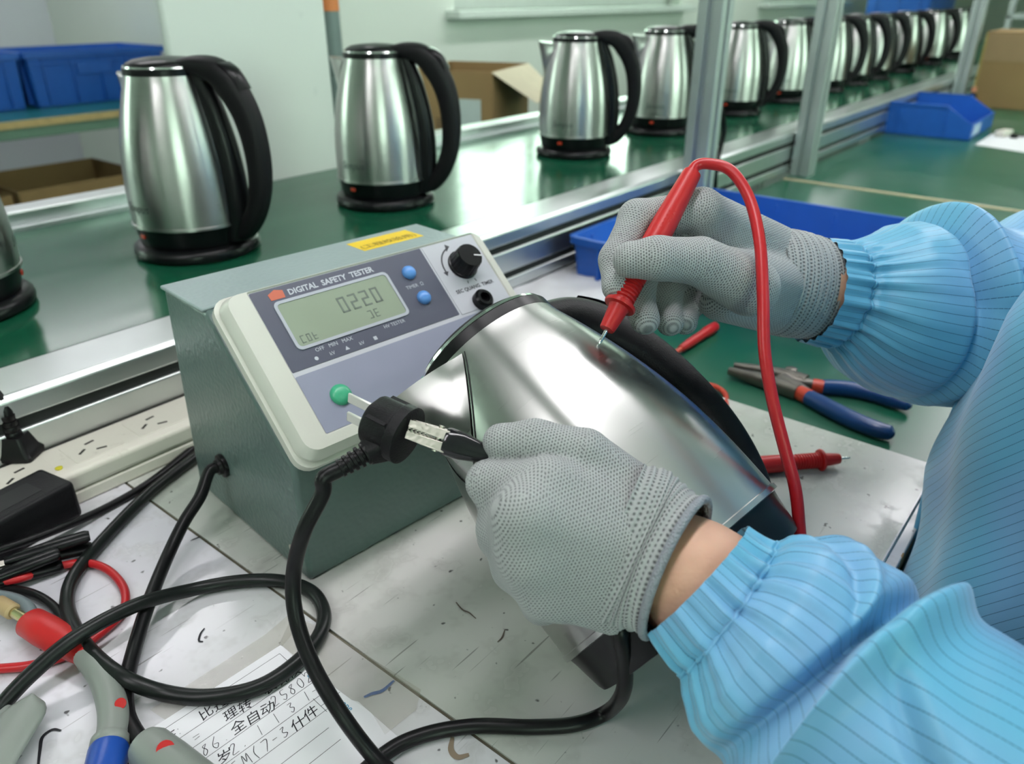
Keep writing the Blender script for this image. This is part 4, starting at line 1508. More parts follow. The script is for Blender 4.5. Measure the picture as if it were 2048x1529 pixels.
# ---- knitted glove fabric: offset rows of little holes, in metres of the glove's own UV
def knit(name, light, dark, pu, pv, depth=.5):
    m = mat(name, light, .75, var=.0)
    uv = node(m, 'ShaderNodeUVMap')
    sp_ = node(m, 'ShaderNodeSeparateXYZ')
    m.node_tree.links.new(uv.outputs[0], sp_.inputs[0])
    v_ = mth(m, 'DIVIDE', sp_.outputs[1], pv)
    row = mth(m, 'FLOOR', v_)
    off = mth(m, 'MULTIPLY', mth(m, 'MODULO', mth(m, 'ABSOLUTE', row), 2.), .5)
    u_ = mth(m, 'ADD', mth(m, 'DIVIDE', sp_.outputs[0], pu), off)
    fx_ = mth(m, 'SUBTRACT', mth(m, 'FRACT', u_), .5)
    fy_ = mth(m, 'SUBTRACT', mth(m, 'FRACT', v_), .5)
    r2 = mth(m, 'ADD', mth(m, 'MULTIPLY', fx_, fx_), mth(m, 'MULTIPLY', mth(m, 'MULTIPLY', fy_, fy_), 1.4))
    r_ = mth(m, 'SQRT', r2)
    hole = mth(m, 'SUBTRACT', 1., mth(m, 'SMOOTH_MIN', 1., mth(m, 'MULTIPLY', r_, 2.5), .3), clamp=True)
    tint = noise(m, objco(m), 22, 0)
    base = mixc(m, tint, tuple(c * .93 for c in light), tuple(min(1, c * 1.05) for c in light))
    c = mixc(m, hole, base, dark)
    setin(m, 'Base Color', c)
    bumpnode(m, mth(m, 'SUBTRACT', 1., hole), depth, .0006)
    bsdf(m).inputs['Sheen Weight'].default_value = .15
    return m
glove_m = knit('grey_knit', (.385, .40, .40), (.045, .05, .053), .00185, .00150, .8)
cuff_m = knit('grey_rib_knit', (.39, .41, .41), (.055, .06, .065), .0024, .0026, .9)
hem_m = mat('grey_overlock', (.27, .29, .32), .8, bump=.9, bscale=900)

person = empty('person', loc=line(.60, -.10, 0))
tag(person, 'person in pale blue pinstriped smock and grey knit gloves testing the kettle', 'person')
person_inv = Matrix.Translation(-Vector(person.location))
def under_person(o, parent=None):
    o.parent = parent or person
    if parent is None or parent.name.startswith('smock'):
        o.matrix_parent_inverse = person_inv
    return o

def glove(chains, kg, along, across, name, h=.0013, post=None):
    v, f, pi, prims = sdf_mesh(chains, h, .005, kg, post)
    v = laplace(v, f, 2, .4)
    nrm = np.zeros_like(v)
    fn = np.cross(v[f[:, 2]] - v[f[:, 0]], v[f[:, 3]] - v[f[:, 1]])
    for i in range(4):
        np.add.at(nrm, f[:, i], fn)
    nrm /= np.linalg.norm(nrm, axis=1)[:, None] + 1e-12
    up_ = np.cross(along, across)
    uv = np.zeros((len(f), 4, 2))
    fp = pi[f[:, 0]]
    for k, pr in enumerate(prims):
        sel = fp == k
        if not sel.any():
            continue
        g, a, ra, b, rb = pr
        q = v[f[sel]]
        if g == 'palm' or (g == 'thumb' and prims[k - 1][0] != 'thumb'):
            n_ = nrm[f[sel]].mean(1)
            dz = np.abs(n_ @ up_) >= np.abs(n_ @ across)
            uu = q @ along
            w1, w2 = q @ across, q @ up_
            uv[sel, :, 0] = np.where(dz[:, None], w1, w2)
            uv[sel, :, 1] = uu
        else:
            d = unit(b - a)
            e1 = unit(np.cross(d, up_ if abs(d @ up_) < .9 else across))
            e2 = np.cross(d, e1)
            r = q - a
            ang = np.arctan2(r @ e2, r @ e1)
            d0 = ang - ang[:, :1]
            ang = ang[:, :1] + (d0 + np.pi) % (2 * np.pi) - np.pi
            uv[sel, :, 0] = ang * (ra + rb) * .5
            uv[sel, :, 1] = r @ d
    me = mesh_from(name, v, f, uv)
    o = link(name, me, glove_m, None, smooth=180)
    under_person(o)
    return o

def loft(path, rx, ry, seg, side, disp=None, name='tube', m=None, rib=None, vscale=1.0, cap1=False):
    """elliptical tube with its own metre UV; side: hint for the first radius direction; disp(u, ang) adds to the radius"""
    P = np.asarray(path, float)
    Tn = np.gradient(P, axis=0)
    Tn /= np.linalg.norm(Tn, axis=1)[:, None]
    L_ = np.concatenate([[0], np.cumsum(np.linalg.norm(np.diff(P, axis=0), axis=1))])
    a = np.linspace(0, 2 * np.pi, seg + 1)
    V_ = np.zeros((len(P), seg + 1, 3))
    for i in range(len(P)):
        n1 = unit(side - Tn[i] * (side @ Tn[i]))
        n2 = np.cross(Tn[i], n1)
        dd = disp(L_[i], a) if disp else 0
        V_[i] = P[i] + ((rx[i] + dd) * np.cos(a))[:, None] * n1 + ((ry[i] + dd) * np.sin(a))[:, None] * n2
    nv = V_[:, :seg].reshape(-1, 3)
    fs, uv = [], []
    rm = (np.mean(rx) + np.mean(ry)) / 2
    for i in range(len(P) - 1):
        for j in range(seg):
            j2 = (j + 1) % seg
            fs.append((i * seg + j, i * seg + j2, (i + 1) * seg + j2, (i + 1) * seg + j))
            uv.append([(a[j] * rm, L_[i]), (a[j + 1] * rm, L_[i]), (a[j + 1] * rm, L_[i + 1]), (a[j] * rm, L_[i + 1])])
    fs = np.array(fs)
    me = mesh_from(name, nv, fs, np.array(uv))
    o = link(name, me, m, None, smooth=180)
    return o, V_

D_ = lambda x, y, d: atd(x, y, d)

def cutter(P, d):
    return lambda Q, t: np.maximum(t, -((Q - P) @ d))

# ------------------------------------------------------------------ left hand: fist over the kettle wall, thumb and finger on the clip
Lw = D_(1375, 1143, .369)
Lc = [D_(1398, 1085, .386), D_(1378, 1130, .380), D_(1358, 1180, .380), D_(1345, 1225, .386)]   # wrist side of the four palm rays
Lk = [D_(1098, 972, .371), D_(1052, 1032, .360), D_(1062, 1112, .366), D_(1098, 1180, .378)]    # knuckles
chL = {'palm': []}
for i in range(4):
    chL['palm'].append((Lc[i], .0200, Lk[i], [.0135, .0140, .0135, .0125][i]))
for i in range(3):
    chL['palm'].append(((Lc[i] + Lc[i + 1]) / 2, .021, (Lk[i] + Lk[i + 1]) / 2, .0130))
chL['palm'].append((D_(1330, 1050, .392), .018, D_(1150, 950, .392), .014))
chL['index'] = [(Lk[0], .0128, D_(978, 966, .386), .0115)]
chL['index_tip'] = [(D_(978, 966, .386), .0115, D_(985, 985, .415), .0100), (D_(985, 985, .415), .0098, D_(1015, 960, .424), .0085)]
chL['middle'] = [(Lk[1], .0132, D_(1003, 1058, .386), .0120), (D_(1003, 1058, .386), .0118, D_(996, 1075, .420), .0105), (D_(996, 1075, .42), .0103, D_(1005, 1085, .446), .0090)]
chL['ring'] = [(Lk[2], .0130, D_(1032, 1136, .392), .0118), (D_(1032, 1136, .392), .0115, D_(1030, 1146, .426), .0100), (D_(1030, 1146, .426), .0098, D_(1040, 1155, .450), .0088)]
chL['pinky'] = [(Lk[3], .0120, D_(1085, 1205, .400), .0108), (D_(1085, 1205, .400), .0105, D_(1082, 1212, .428), .0092), (D_(1082, 1212, .428), .009, D_(1090, 1218, .448), .0080)]
chL['thumb'] = [(D_(1290, 1010, .388), .0165, D_(1170, 908, .385), .0128)]
chL['thumb_tip'] = [(D_(1170, 908, .385), .0128, D_(1070, 885, .387), .0110), (D_(1070, 885, .387), .0110, D_(1003, 885, .391), .0098)]
alongL = unit(Lk[1] - Lc[1])
acrossL = unit((Lk[3] - Lk[0]) - alongL * ((Lk[3] - Lk[0]) @ alongL))
gl_ = glove(chL, {'index': .006, 'index_tip': .002, 'middle': .010, 'ring': .012, 'pinky': .012, 'thumb': .007, 'thumb_tip': .0015}, alongL, acrossL, 'glove', post=cutter(D_(1285, 1101, .376), alongL))
gl_['label'] = 'grey knit glove on the left hand'
# ribbed cuff and hem
cpL = spline([D_(1222, 1072, .377), D_(1292, 1106, .374), D_(1352, 1136, .366)], 20)
nL = len(cpL)
wL = np.interp(np.linspace(0, 1, nL), [0, .3, .7, .93, 1], [.0385, .0412, .0372, .0350, .0354])
tL = np.interp(np.linspace(0, 1, nL), [0, .3, .7, .93, 1], [.0195, .0232, .0250, .0256, .0260])
sideL = unit(D_(1450, 1030, .385) - D_(1310, 1270, .385))
ribf = lambda u, a: .0006 * np.cos(2 * np.pi * u / .0045) + 0 * a
co_, rg_ = loft(cpL, wL, tL, 72, sideL, ribf, 'cuff', cuff_m)
under_person(co_, gl_)
def hem(ring, name, parent, r=.0023):
    P = np.vstack([ring[:-1], ring[:1], ring[1:2]])
    P = ring[:-1]
    k = len(P)
    t = np.linspace(0, 2 * np.pi, 10, endpoint=False)
    c = P.mean(0)
    R2 = []
    for i in range(k):
        tg = unit(P[(i + 1) % k] - P[i - 1])
        o_ = unit(P[i] - c - tg * ((P[i] - c) @ tg))
        b_2 = np.cross(tg, o_)
        R2.append(P[i] + r * (np.cos(t)[:, None] * o_ + np.sin(t)[:, None] * b_2))
    R2.append(R2[0])
    o = MB().rings(R2, False, False).build(name, hem_m, None, smooth=180)
    under_person(o, parent)
    return o
hem(rg_[-1], 'hem', gl_)

# ------------------------------------------------------------------ right hand: pen grip on the probe
pq = lambda f: PT + (PBK - PT) * f
dP = lambda P: float((P - CAM) @ FW)
d5 = dP(pq(.45))
Rw = D_(1610, 575, .565)
Rc = [D_(1575, 518, .568), D_(1580, 555, .558), D_(1580, 590, .558), D_(1570, 622, .564)]
Rk = [D_(1402, 420, d5 + .030), D_(1395, 470, d5 + .046), D_(1408, 530, d5 + .056), D_(1425, 585, d5 + .060)]
chR = {'palm': []}
for i in range(4):
    chR['palm'].append((Rc[i], .0205, Rk[i], [.0135, .0135, .0130, .0122][i]))
for i in range(3):
    chR['palm'].append(((Rc[i] + Rc[i + 1]) / 2, .0205, (Rk[i] + Rk[i + 1]) / 2, .0130))
chR['palm'].append((D_(1560, 575, .548), .022, D_(1445, 545, d5 + .018), .0165))
chR['palm'].append((D_(1565, 620, .552), .019, D_(1440, 600, d5 + .040), .0140))
i1, i2, i3 = D_(1274, 437, d5 + .020), D_(1232, 520, d5 + .008), D_(1232, 575, d5 - .002)
chR['index'] = [(Rk[0], .0125, i1, .0112), (i1, .0110, i2, .0100), (i2, .0098, i3, .0086)]
m1, m2, m3 = D_(1300, 500, d5 + .040), D_(1275, 590, d5 + .022), D_(1290, 640, d5 + .006)
chR['middle'] = [(Rk[1], .0125, m1, .0112), (m1, .0110, m2, .0102), (m2, .0100, m3, .0092)]
g1_, g2_, g3_ = D_(1345, 550, d5 + .052), D_(1328, 620, d5 + .036), D_(1340, 645, d5 + .022)
chR['ring'] = [(Rk[2], .0120, g1_, .0108), (g1_, .0105, g2_, .0098), (g2_, .0096, g3_, .0088)]
q1, q2, q3 = D_(1385, 600, d5 + .060), D_(1365, 635, d5 + .048), D_(1370, 645, d5 + .036)
chR['pinky'] = [(Rk[3], .0110, q1, .0100), (q1, .0098, q2, .0090), (q2, .0088, q3, .0082)]
t0, t1, t2, t3 = D_(1500, 575, d5 + .010), D_(1400, 523, d5 - .008), D_(1315, 517, d5 - .018), D_(1262, 520, d5 - .016)
chR['thumb'] = [(t0, .0180, t1, .0145)]
chR['thumb_tip'] = [(t1, .0143, t2, .0122), (t2, .0120, t3, .0108)]
alongR = unit(Rk[1] - Rc[1])
acR = UP - alongR * (UP @ alongR)
acrossR = unit(acR)
gr_ = glove(chR, {'index': .006, 'middle': .0035, 'ring': .003, 'pinky': .003, 'thumb': .0075, 'thumb_tip': .0012}, alongR, acrossR, 'glove', post=cutter(D_(1548, 563, .551), unit(Rk[1] - Rw)))
gr_['label'] = 'grey knit glove on the right hand'
cpR = spline([D_(1524, 558, .548), D_(1580, 568, .557), D_(1650, 582, .573)], 20)
nR = len(cpR)
wR = np.interp(np.linspace(0, 1, nR), [0, .25, .5, .9, 1], [.0345, .0378, .0385, .0372, .0376])
tR = np.interp(np.linspace(0, 1, nR), [0, .25, .5, .9, 1], [.0265, .0292, .0300, .0300, .0305])
sideR = unit(D_(1640, 478, .57) - D_(1595, 680, .57))
co2, rg2 = loft(cpR, wR, tR, 72, sideR, ribf, 'cuff', cuff_m)
under_person(co2, gr_)
hem(rg2[-1], 'hem', gr_)

# ------------------------------------------------------------------ body (skin) : head, neck, trunk, arms with hands, legs as one surface
SHL, SHR = line(.415, -.13, 1.205), line(.835, -.13, 1.205)
ELL = D_(2330, 1790, .292)
ELR = D_(2390, 640, .665)
LT, RTt = line(.515, -.13, .86), line(.705, -.13, .86)
chB = {'trunk': [(line(.60, -.13, .95), .105, line(.625, -.13, 1.14), .115), (SHL, .05, SHR, .05), (line(.56, -.13, .88), .085, line(.67, -.13, .88), .085)],
       'neck': [(line(.625, -.125, 1.22), .052, line(.625, -.105, 1.36), .048)],
       'head': [(line(.625, -.090, 1.395), .062, line(.625, -.100, 1.445), .082), (line(.625, -.045, 1.375), .030, line(.625, -.075, 1.40), .05), (line(.625, -.012, 1.405), .008, line(.625, -.022, 1.425), .009), (line(.545, -.105, 1.40), .012, line(.545, -.105, 1.425), .014), (line(.705, -.105, 1.40), .012, line(.705, -.105, 1.425), .014)],
       'arml': [(SHL, .046, ELL, .036), (ELL, .036, D_(1470, 1225, .362), .0255), (D_(1470, 1225, .362), .0250, D_(1392, 1160, .3685), .0238), (D_(1392, 1160, .3685), .0236, D_(1335, 1130, .378), .0205), (D_(1335, 1130, .378), .020, D_(1190, 1075, .381), .011)],
       'armr': [(SHR, .046, ELR, .038), (ELR, .038, D_(1690, 592, .578), .0310), (D_(1690, 592, .578), .0300, Rw, .0270), (Rw, .024, (Rk[1] + Rw) / 2, .014)],
       'legs': [(LT, .075, line(.515, -.11, .48), .055), (line(.515, -.11, .48), .052, line(.515, -.13, .07), .036), (RTt, .075, line(.705, -.11, .48), .055), (line(.705, -.11, .48), .052, line(.705, -.13, .07), .036)]}
vB, fB, _, _ = sdf_mesh(chB, .0065, .02, {'neck': .03, 'head': .03, 'arml': .03, 'armr': .03, 'legs': .03})
vB = laplace(vB, fB, 2, .4)
bo = link('body', mesh_from('body', vB, fB), skin_m, None, smooth=180)
under_person(bo)

# ------------------------------------------------------------------ smock
def stripes(name, col, line_c, pitch, slant=0., axis=0):
    m = mat(name, col, .42, var=.0, sheen=.2)
    uv = node(m, 'ShaderNodeUVMap')
    sp_ = node(m, 'ShaderNodeSeparateXYZ')
    m.node_tree.links.new(uv.outputs[0], sp_.inputs[0])
    u_ = mth(m, 'MULTIPLY_ADD', sp_.outputs[1], slant, sp_.outputs[0])
    fr_ = mth(m, 'FRACT', mth(m, 'DIVIDE', u_, pitch))
    ln = mth(m, 'LESS_THAN', fr_, .07)
    dash = mth(m, 'GREATER_THAN', mth(m, 'FRACT', mth(m, 'DIVIDE', sp_.outputs[1], .0012)), .12)
    big = noise(m, objco(m), 14, 0)
    base = mixc(m, ramp(m, big, [(.38, (0, 0, 0)), (.62, (1, 1, 1))]), tuple(col), (col[0] * .72, col[1] * 1.02, col[2] * .95))
    c = mixc(m, mth(m, 'MULTIPLY', mth(m, 'MULTIPLY', ln, dash), .85), base, line_c)
    setin(m, 'Base Color', c)
    return m
smock_m = stripes('blue_pinstripe', (.185, .43, .68), (.02, .10, .21), .0066)
torso_m = stripes('blue_pinstripe_body', (.185, .43, .68), (.02, .10, .21), .0085, -.9)
cuffb_m = stripes('blue_pinstripe_cuff', (.25, .54, .82), (.05, .20, .36), .0060)

def noise1(seed, n=7, scale=1.):
    rg = np.random.default_rng(seed)
    ks = rg.integers(1, 6, n)
    ph = rg.uniform(0, 6.28, n)
    fu = rg.uniform(10, 45, n) * scale
    am = rg.uniform(.3, 1, n) / n
    def f(u, a):
        return sum(am[i] * np.sin(ks[i] * a + fu[i] * u + ph[i]) for i in range(n))
    return f

def sleeve(path, rr, side, seam_u, folds, seed, name, amp=.006, dep=1.0):
    nz_ = noise1(seed)
    nz2 = noise1(seed + 5, 9, 2.2)
    rg = np.random.default_rng(seed)
    ph = rg.uniform(0, 6.28, 3)
    P = spline(path, 36)
    q = np.linspace(0, 1, len(P))
    r = np.interp(q, np.linspace(0, 1, len(rr)), rr)
    r = np.convolve(np.pad(r, 6, mode='edge'), np.ones(13) / 13, 'valid')
    def disp(u, a):
        g = np.exp(-max(0, u - seam_u) / .022)
        ga = (np.sin(19 * a + ph[0] + 2.2 * np.sin(3 * a + ph[1]) + 9 * u) + .7 * np.sin(31 * a + ph[2] + 1.5 * np.sin(5 * a) - 14 * u)) * (.0007 + .0009 * min(1, u / max(seam_u, 1e-6)) if u < seam_u else .0018)
        pin = -.0030 * math.exp(-((u - seam_u) / .0028) ** 2)
        wr_ = amp * nz_(u, a) * min(1, max(0, (u - seam_u) / .03)) + amp * .35 * nz2(u, a) * min(1, max(0, (u - seam_u) / .02))
        ff = 0
        for (u0, sl_, wd_, dp_, a0, aw) in folds:
            m_ = np.exp(-((((a - a0 + np.pi) % (2 * np.pi)) - np.pi) / aw) ** 2)
            x = (u - u0 - sl_ * np.sin(a - a0)) / wd_
            ff = ff + dp_ * m_ * (-np.exp(-(x + .55) ** 2 * 3.0) * 1.0 + np.exp(-(x - .6) ** 2 * 1.6) * .9)
        return ga * g + pin + wr_ + ff
    o, V_ = loft(P, r, r * dep, 220, side, disp, name, smock_m)
    under_person(o)
    return o, P, V_

smk = empty('smock', loc=person.location)
smk.parent = person
smk.matrix_parent_inverse = person_inv
smk.location = person.location
smk['label'] = 'pale blue pinstriped smock with gathered cuffs'

# left sleeve
Lp = [D_(1392, 1160, .368), D_(1444, 1210, .364), D_(1520, 1268, .358), D_(1640, 1370, .346), D_(1850, 1520, .322), ELL, (ELL + SHL) / 2 + V(.012, 0, 0), SHL + V(0, 0, -.005), line(.475, -.128, 1.218), line(.56, -.125, 1.215)]
oL, PL, VL = sleeve(Lp, [.0350, .0378, .0545, .061, .063, .068, .072, .080, .066, .040], sideL, .0195, [(.078, -.016, .011, .017, .9, 1.6), (.150, .03, .02, .010, 2.2, .9), (.120, .05, .010, .006, 1.6, .7), (.045, .03, .008, .004, .3, .6)], 11, 'sleeve')
under_person(oL, smk)
# right sleeve
Rp = [D_(1622, 580, .570), D_(1690, 592, .578), D_(1760, 608, .585), D_(1850, 620, .595), D_(2060, 635, .615), ELR, (ELR + SHR) / 2, SHR + V(0, 0, -.005), line(.775, -.128, 1.218), line(.69, -.125, 1.215)]
oR, PR, VR = sleeve(Rp, [.0385, .0405, .062, .072, .076, .078, .078, .082, .066, .040], sideR, .0245, [(.094, .006, .010, .016, 1.0, 1.4), (.17, -.02, .03, .010, .3, .8), (.130, .06, .014, .006, 2.0, .8)], 23, 'sleeve')
under_person(oR, smk)
# gathered stitch beads along the cuff seams
def beads(V_, P, su, name, parent):
    L_ = np.concatenate([[0], np.cumsum(np.linalg.norm(np.diff(P, axis=0), axis=1))])
    i = int(np.argmin(np.abs(L_ - su)))
    R2 = V_[i][:-1]
    k = len(R2)
    b = MB()
    b.rings(tube_rings(np.vstack([R2, R2[:2]]), np.full(k + 2, .0009) * (1 + .45 * np.sin(np.arange(k + 2) * .9)), 6), False, False)
    o = b.build(name, smock_m, None, smooth=180)
    under_person(o, parent)
beads(VL, PL, .0195, 'cuff_seam', smk)
beads(VR, PR, .0245, 'cuff_seam', smk)

# trunk of the smock
zz = np.linspace(.50, 1.275, 90)
nzt = noise1(77, 9, .6)
Rg, uvs = [], []
seg = 200
a = np.linspace(0, 2 * np.pi, seg + 1)
VT = np.zeros((len(zz), seg + 1, 3))
for i, z in enumerate(zz):
    hw = np.interp(z, [.50, .80, .95, 1.10, 1.18, 1.24, 1.275], [.245, .215, .205, .215, .205, .13, .075])
    nf = np.interp(z, [.50, .75, .83, .91, .98, 1.06, 1.14, 1.24, 1.275], [.070, .062, .058, .061, .055, .044, .015, -.05, -.07])   # front of the belly
    nb = np.interp(z, [.50, .80, 1.0, 1.15, 1.24, 1.275], [-.30, -.28, -.27, -.26, -.21, -.18])
    c_n, h_n = (nf + nb) / 2, (nf - nb) / 2
    ca, sa = np.cos(a), np.sin(a)
    ex = .8
    ddp = .016 * nzt(z * 1.0, a) + .004 * np.sin(6 * a - 34 * z + 2 * np.sin(12 * z)) * np.exp(-((z - .95) / .2) ** 2) + .0035 * np.sin(9 * a + 20 * z) * np.exp(-((z - .93) / .18) ** 2)
    s_ = .62 + (hw + ddp) * np.sign(ca) * np.abs(ca) ** ex
    n_ = c_n + (h_n + ddp) * np.sign(sa) * np.abs(sa) ** ex
    VT[i] = s_[:, None] * DS + n_[:, None] * DN + V(0, 0, z)
fs, uv = [], []
for i in range(len(zz) - 1):
    for j in range(seg):
        j2 = (j + 1) % seg
        fs.append((i * seg + j, i * seg + j2, (i + 1) * seg + j2, (i + 1) * seg + j))
        uv.append([(a[j] * .2, zz[i]), (a[j + 1] * .2, zz[i]), (a[j + 1] * .2, zz[i + 1]), (a[j] * .2, zz[i + 1])])
ot = link('coat_body', mesh_from('coat_body', VT[:, :seg].reshape(-1, 3), np.array(fs), np.array(uv)), torso_m, None, smooth=180)
under_person(ot, smk)
# placket seam down the front and collar
pl_pts = [line(.600 + .004 * math.sin(z * 20), np.interp(z, [.50, .75, .83, .91, .98, 1.06, 1.14], [.070, .062, .058, .061, .055, .044, .015]) + .002, z) for z in np.linspace(.52, 1.12, 24)]
under_person(MB().tube(pl_pts, .0022, 6).build('placket', smock_m, None, smooth=180), smk)
col_r = [np.array([line(.625 + (.066 + t * .012) * math.cos(b), -.125 + (.066 + t * .012) * math.sin(b), 1.235 + t * .055) for b in np.linspace(0, 2 * np.pi, 28, endpoint=False)]) for t in (0, .5, 1)]
under_person(MB().rings(col_r, False, False).build('collar', smock_m, None, smooth=180), smk)
# trousers, shoes, cap and hair: out of the picture, kept simple but whole
trm = mat('navy_trousers', (.02, .03, .06), .7)
for s_ in (.515, .705):
    rr = [np.array([line(s_ + r * math.cos(b), n_ + r * math.sin(b), z) for b in np.linspace(0, 2 * np.pi, 24, endpoint=False)]) for z, r, n_ in ((.06, .058, -.13), (.30, .062, -.12), (.48, .070, -.11), (.70, .088, -.12), (.86, .095, -.13))]
    under_person(MB().rings(rr).build('trouser_leg', trm, None, smooth=180))
    sh_ = []
    for n_, w_, h_ in ((-.20, .030, .05), (-.18, .040, .075), (-.10, .042, .075), (-.02, .045, .055), (.05, .042, .042), (.075, .025, .03)):
        sh_.append(np.array([line(s_ + w_ * math.cos(b), n_, max(0, h_ * (.5 + .5 * math.sin(b)))) for b in np.linspace(0, 2 * np.pi, 20, endpoint=False)]))
    under_person(MB().rings(sh_).build('shoe', black_matte, None, smooth=180))
cap = []
for t in np.linspace(0, 1, 9):
    r = .100 * math.cos(t * 1.45)
    cap.append(np.array([line(.625 + r * math.cos(b), -.103 + r * 1.08 * math.sin(b), 1.445 + .105 * math.sin(t * 1.45)) for b in np.linspace(0, 2 * np.pi, 32, endpoint=False)]))
under_person(MB().rings(cap).build('cap', smock_m, None, smooth=180))
hr_m = mat('black_hair', (.012, .010, .009), .5)
hr = []
for t in np.linspace(0, 1, 7):
    r = .090 + .006 * math.sin(3 * t)
    hr.append(np.array([line(.625 + r * math.cos(b), -.112 + r * math.sin(b), 1.37 + .08 * t) for b in np.linspace(math.pi * 1.02, math.pi * 1.98, 24)] + [line(.625 + (r - .012) * math.cos(b), -.112 + (r - .012) * math.sin(b), 1.37 + .08 * t) for b in np.linspace(math.pi * 1.98, math.pi * 1.02, 24)]))
under_person(MB().rings(hr).build('hair', hr_m, None, smooth=60))
eye_m = mat('dark_eye', (.02, .015, .012), .2)
for s_ in (.595, .655):
    e_c = line(s_, -.031, 1.436)
    under_person(MB().lathe([(.001, -.004), (.008, -.002), (.009, 0), (.006, .003), (.0005, .004)], M=axis_frame(e_c, DN, (0, 0, 1)), seg=14).build('eye', eye_m, None))
under_person(MB().tube(spline([line(.603, -.026, 1.378), line(.625, -.018, 1.376), line(.647, -.026, 1.378)], 6), .0035, 8).build('mouth', mat('lips', (.45, .18, .15), .5), None))
# ================================================================== right of the kettle: tools on the bench
def gon(px, py, h=0.):
    return atz(px, py, GREEN + h)

# ---- pliers with blue grips
pz_m = mat('worn_tool_steel', (.16, .15, .13), .42, .8, var=.25, vscale=60)
grip_m = mat('navy_dipped_grip', (.012, .055, .19), .30, var=.05)
collar_m = mat('orange_red_dip', (.56, .06, .03), .35)
pli = empty('pliers', loc=gon(1590, 772))
tag(pli, 'pliers with navy dipped handles and red collars on the green bench', 'pliers')
pi_ = np.array(pli.location)
hz = .009
def rel(px, py, h): return gon(px, py, h) - pi_
def bar(pts, w_, t_, name, m, parent, sq=.6):
    P = spline(pts, 8)
    q = np.linspace(0, 1, len(P))
    wv = np.interp(q, np.linspace(0, 1, len(w_)), w_)
    tv = np.interp(q, np.linspace(0, 1, len(t_)), t_)
    Tn = np.gradient(P, axis=0)
    Tn /= np.linalg.norm(Tn, axis=1)[:, None]
    an_ = np.linspace(0, 2 * np.pi, 20, endpoint=False)
    c_, s_ = np.cos(an_), np.sin(an_)
    c_ = np.sign(c_) * np.abs(c_) ** sq
    s_ = np.sign(s_) * np.abs(s_) ** sq
    rr = []
    for i in range(len(P)):
        sd_ = unit(np.cross(V(0, 0, 1), Tn[i]))
        up_ = np.cross(Tn[i], sd_)
        rr.append(P[i] + wv[i] * c_[:, None] * sd_ + tv[i] * s_[:, None] * up_)
    return MB().rings(rr).build(name, m, parent, smooth=50)
bar([rel(1458, 742, hz), rel(1510, 757, hz), rel(1560, 772, hz), rel(1596, 785, hz)], [.0040, .0068, .0085, .0085], [.0045, .007, .008, .008], 'jaw', pz_m, pli)
bar([rel(1468, 732, hz + .001), rel(1520, 742, hz + .001), rel(1575, 754, hz + .001), rel(1612, 765, hz + .001)], [.0032, .0055, .0080, .0075], [.004, .0065, .008, .008], 'jaw', pz_m, pli)
bar([rel(1560, 762, hz), rel(1590, 778, hz), rel(1612, 790, hz)], [.009, .0085, .0072], [.0085, .008, .007], 'tang', pz_m, pli)
bar([rel(1575, 760, hz), rel(1610, 768, hz), rel(1640, 772, hz)], [.009, .0065, .0055], [.008, .0065, .006], 'tang', pz_m, pli)
MB().lathe([(.0065, 0), (.0065, .0012), (.004, .0022)], M=T(*(rel(1578, 765, 0))) @ T(0, 0, hz + .0072), seg=24).build('pivot', pz_m, pli, smooth=40)
bar([rel(1598, 785, hz), rel(1620, 796, hz)], [.0078, .0082], [.0078, .0082], 'collar', collar_m, pli, .8)
bar([rel(1617, 795, hz), rel(1655, 815, hz), rel(1700, 838, hz), rel(1750, 858, hz), rel(1780, 866, hz), rel(1790, 868, hz)], [.0084, .0092, .0092, .0085, .0075, .002], [.0082, .0086, .0086, .008, .007, .002], 'grip', grip_m, pli, .85)
bar([rel(1625, 771, hz), rel(1647, 775, hz)], [.0070, .0074], [.0074, .0078], 'collar', collar_m, pli, .8)
bar([rel(1644, 774, hz), rel(1690, 777, hz), rel(1740, 786, hz), rel(1790, 802, hz), rel(1815, 811, hz), rel(1823, 814, hz)], [.0078, .0088, .0090, .0082, .0062, .002], [.0078, .0084, .0084, .008, .006, .002], 'grip', grip_m, pli, .85)

# ---- spare red probes
lp, _, _ = make_probe(on(1701, 916, .0085), on(1400, 940, .0085), 'test_probe', 'red test probe lying on the white board behind the tilted kettle', length=.130)
b0, b1 = gon(1432, 652, .007), gon(1362, 698, .007)
sp_ = empty('test_lead')
tag(sp_, 'red lead with a slim connector on the green bench behind the kettle handle', 'test lead')
Mb = axis_frame(b0, b1 - b0, (0, 0, 1))
Lb_ = np.linalg.norm(b1 - b0)
MB().lathe([(.0020, 0), (.0062, .003), (.0068, .020), (.0068, Lb_ * .30), (.0058, Lb_ * .34), (.0056, Lb_ * .8), (.0042, Lb_)], M=Mb, seg=24).build('connector', red_pl, sp_, smooth=40)
MB().tube(spline([b1, gon(1340, 715, .006), gon(1330, 745, .005), gon(1370, 765, .005), gon(1425, 772, .005), gon(1449, 787, .005), gon(1452, 805, .016), gon(1446, 822, .020), gon(1400, 850, .020)], 8), .0030, 10).build('lead', collar_m, sp_, smooth=60)

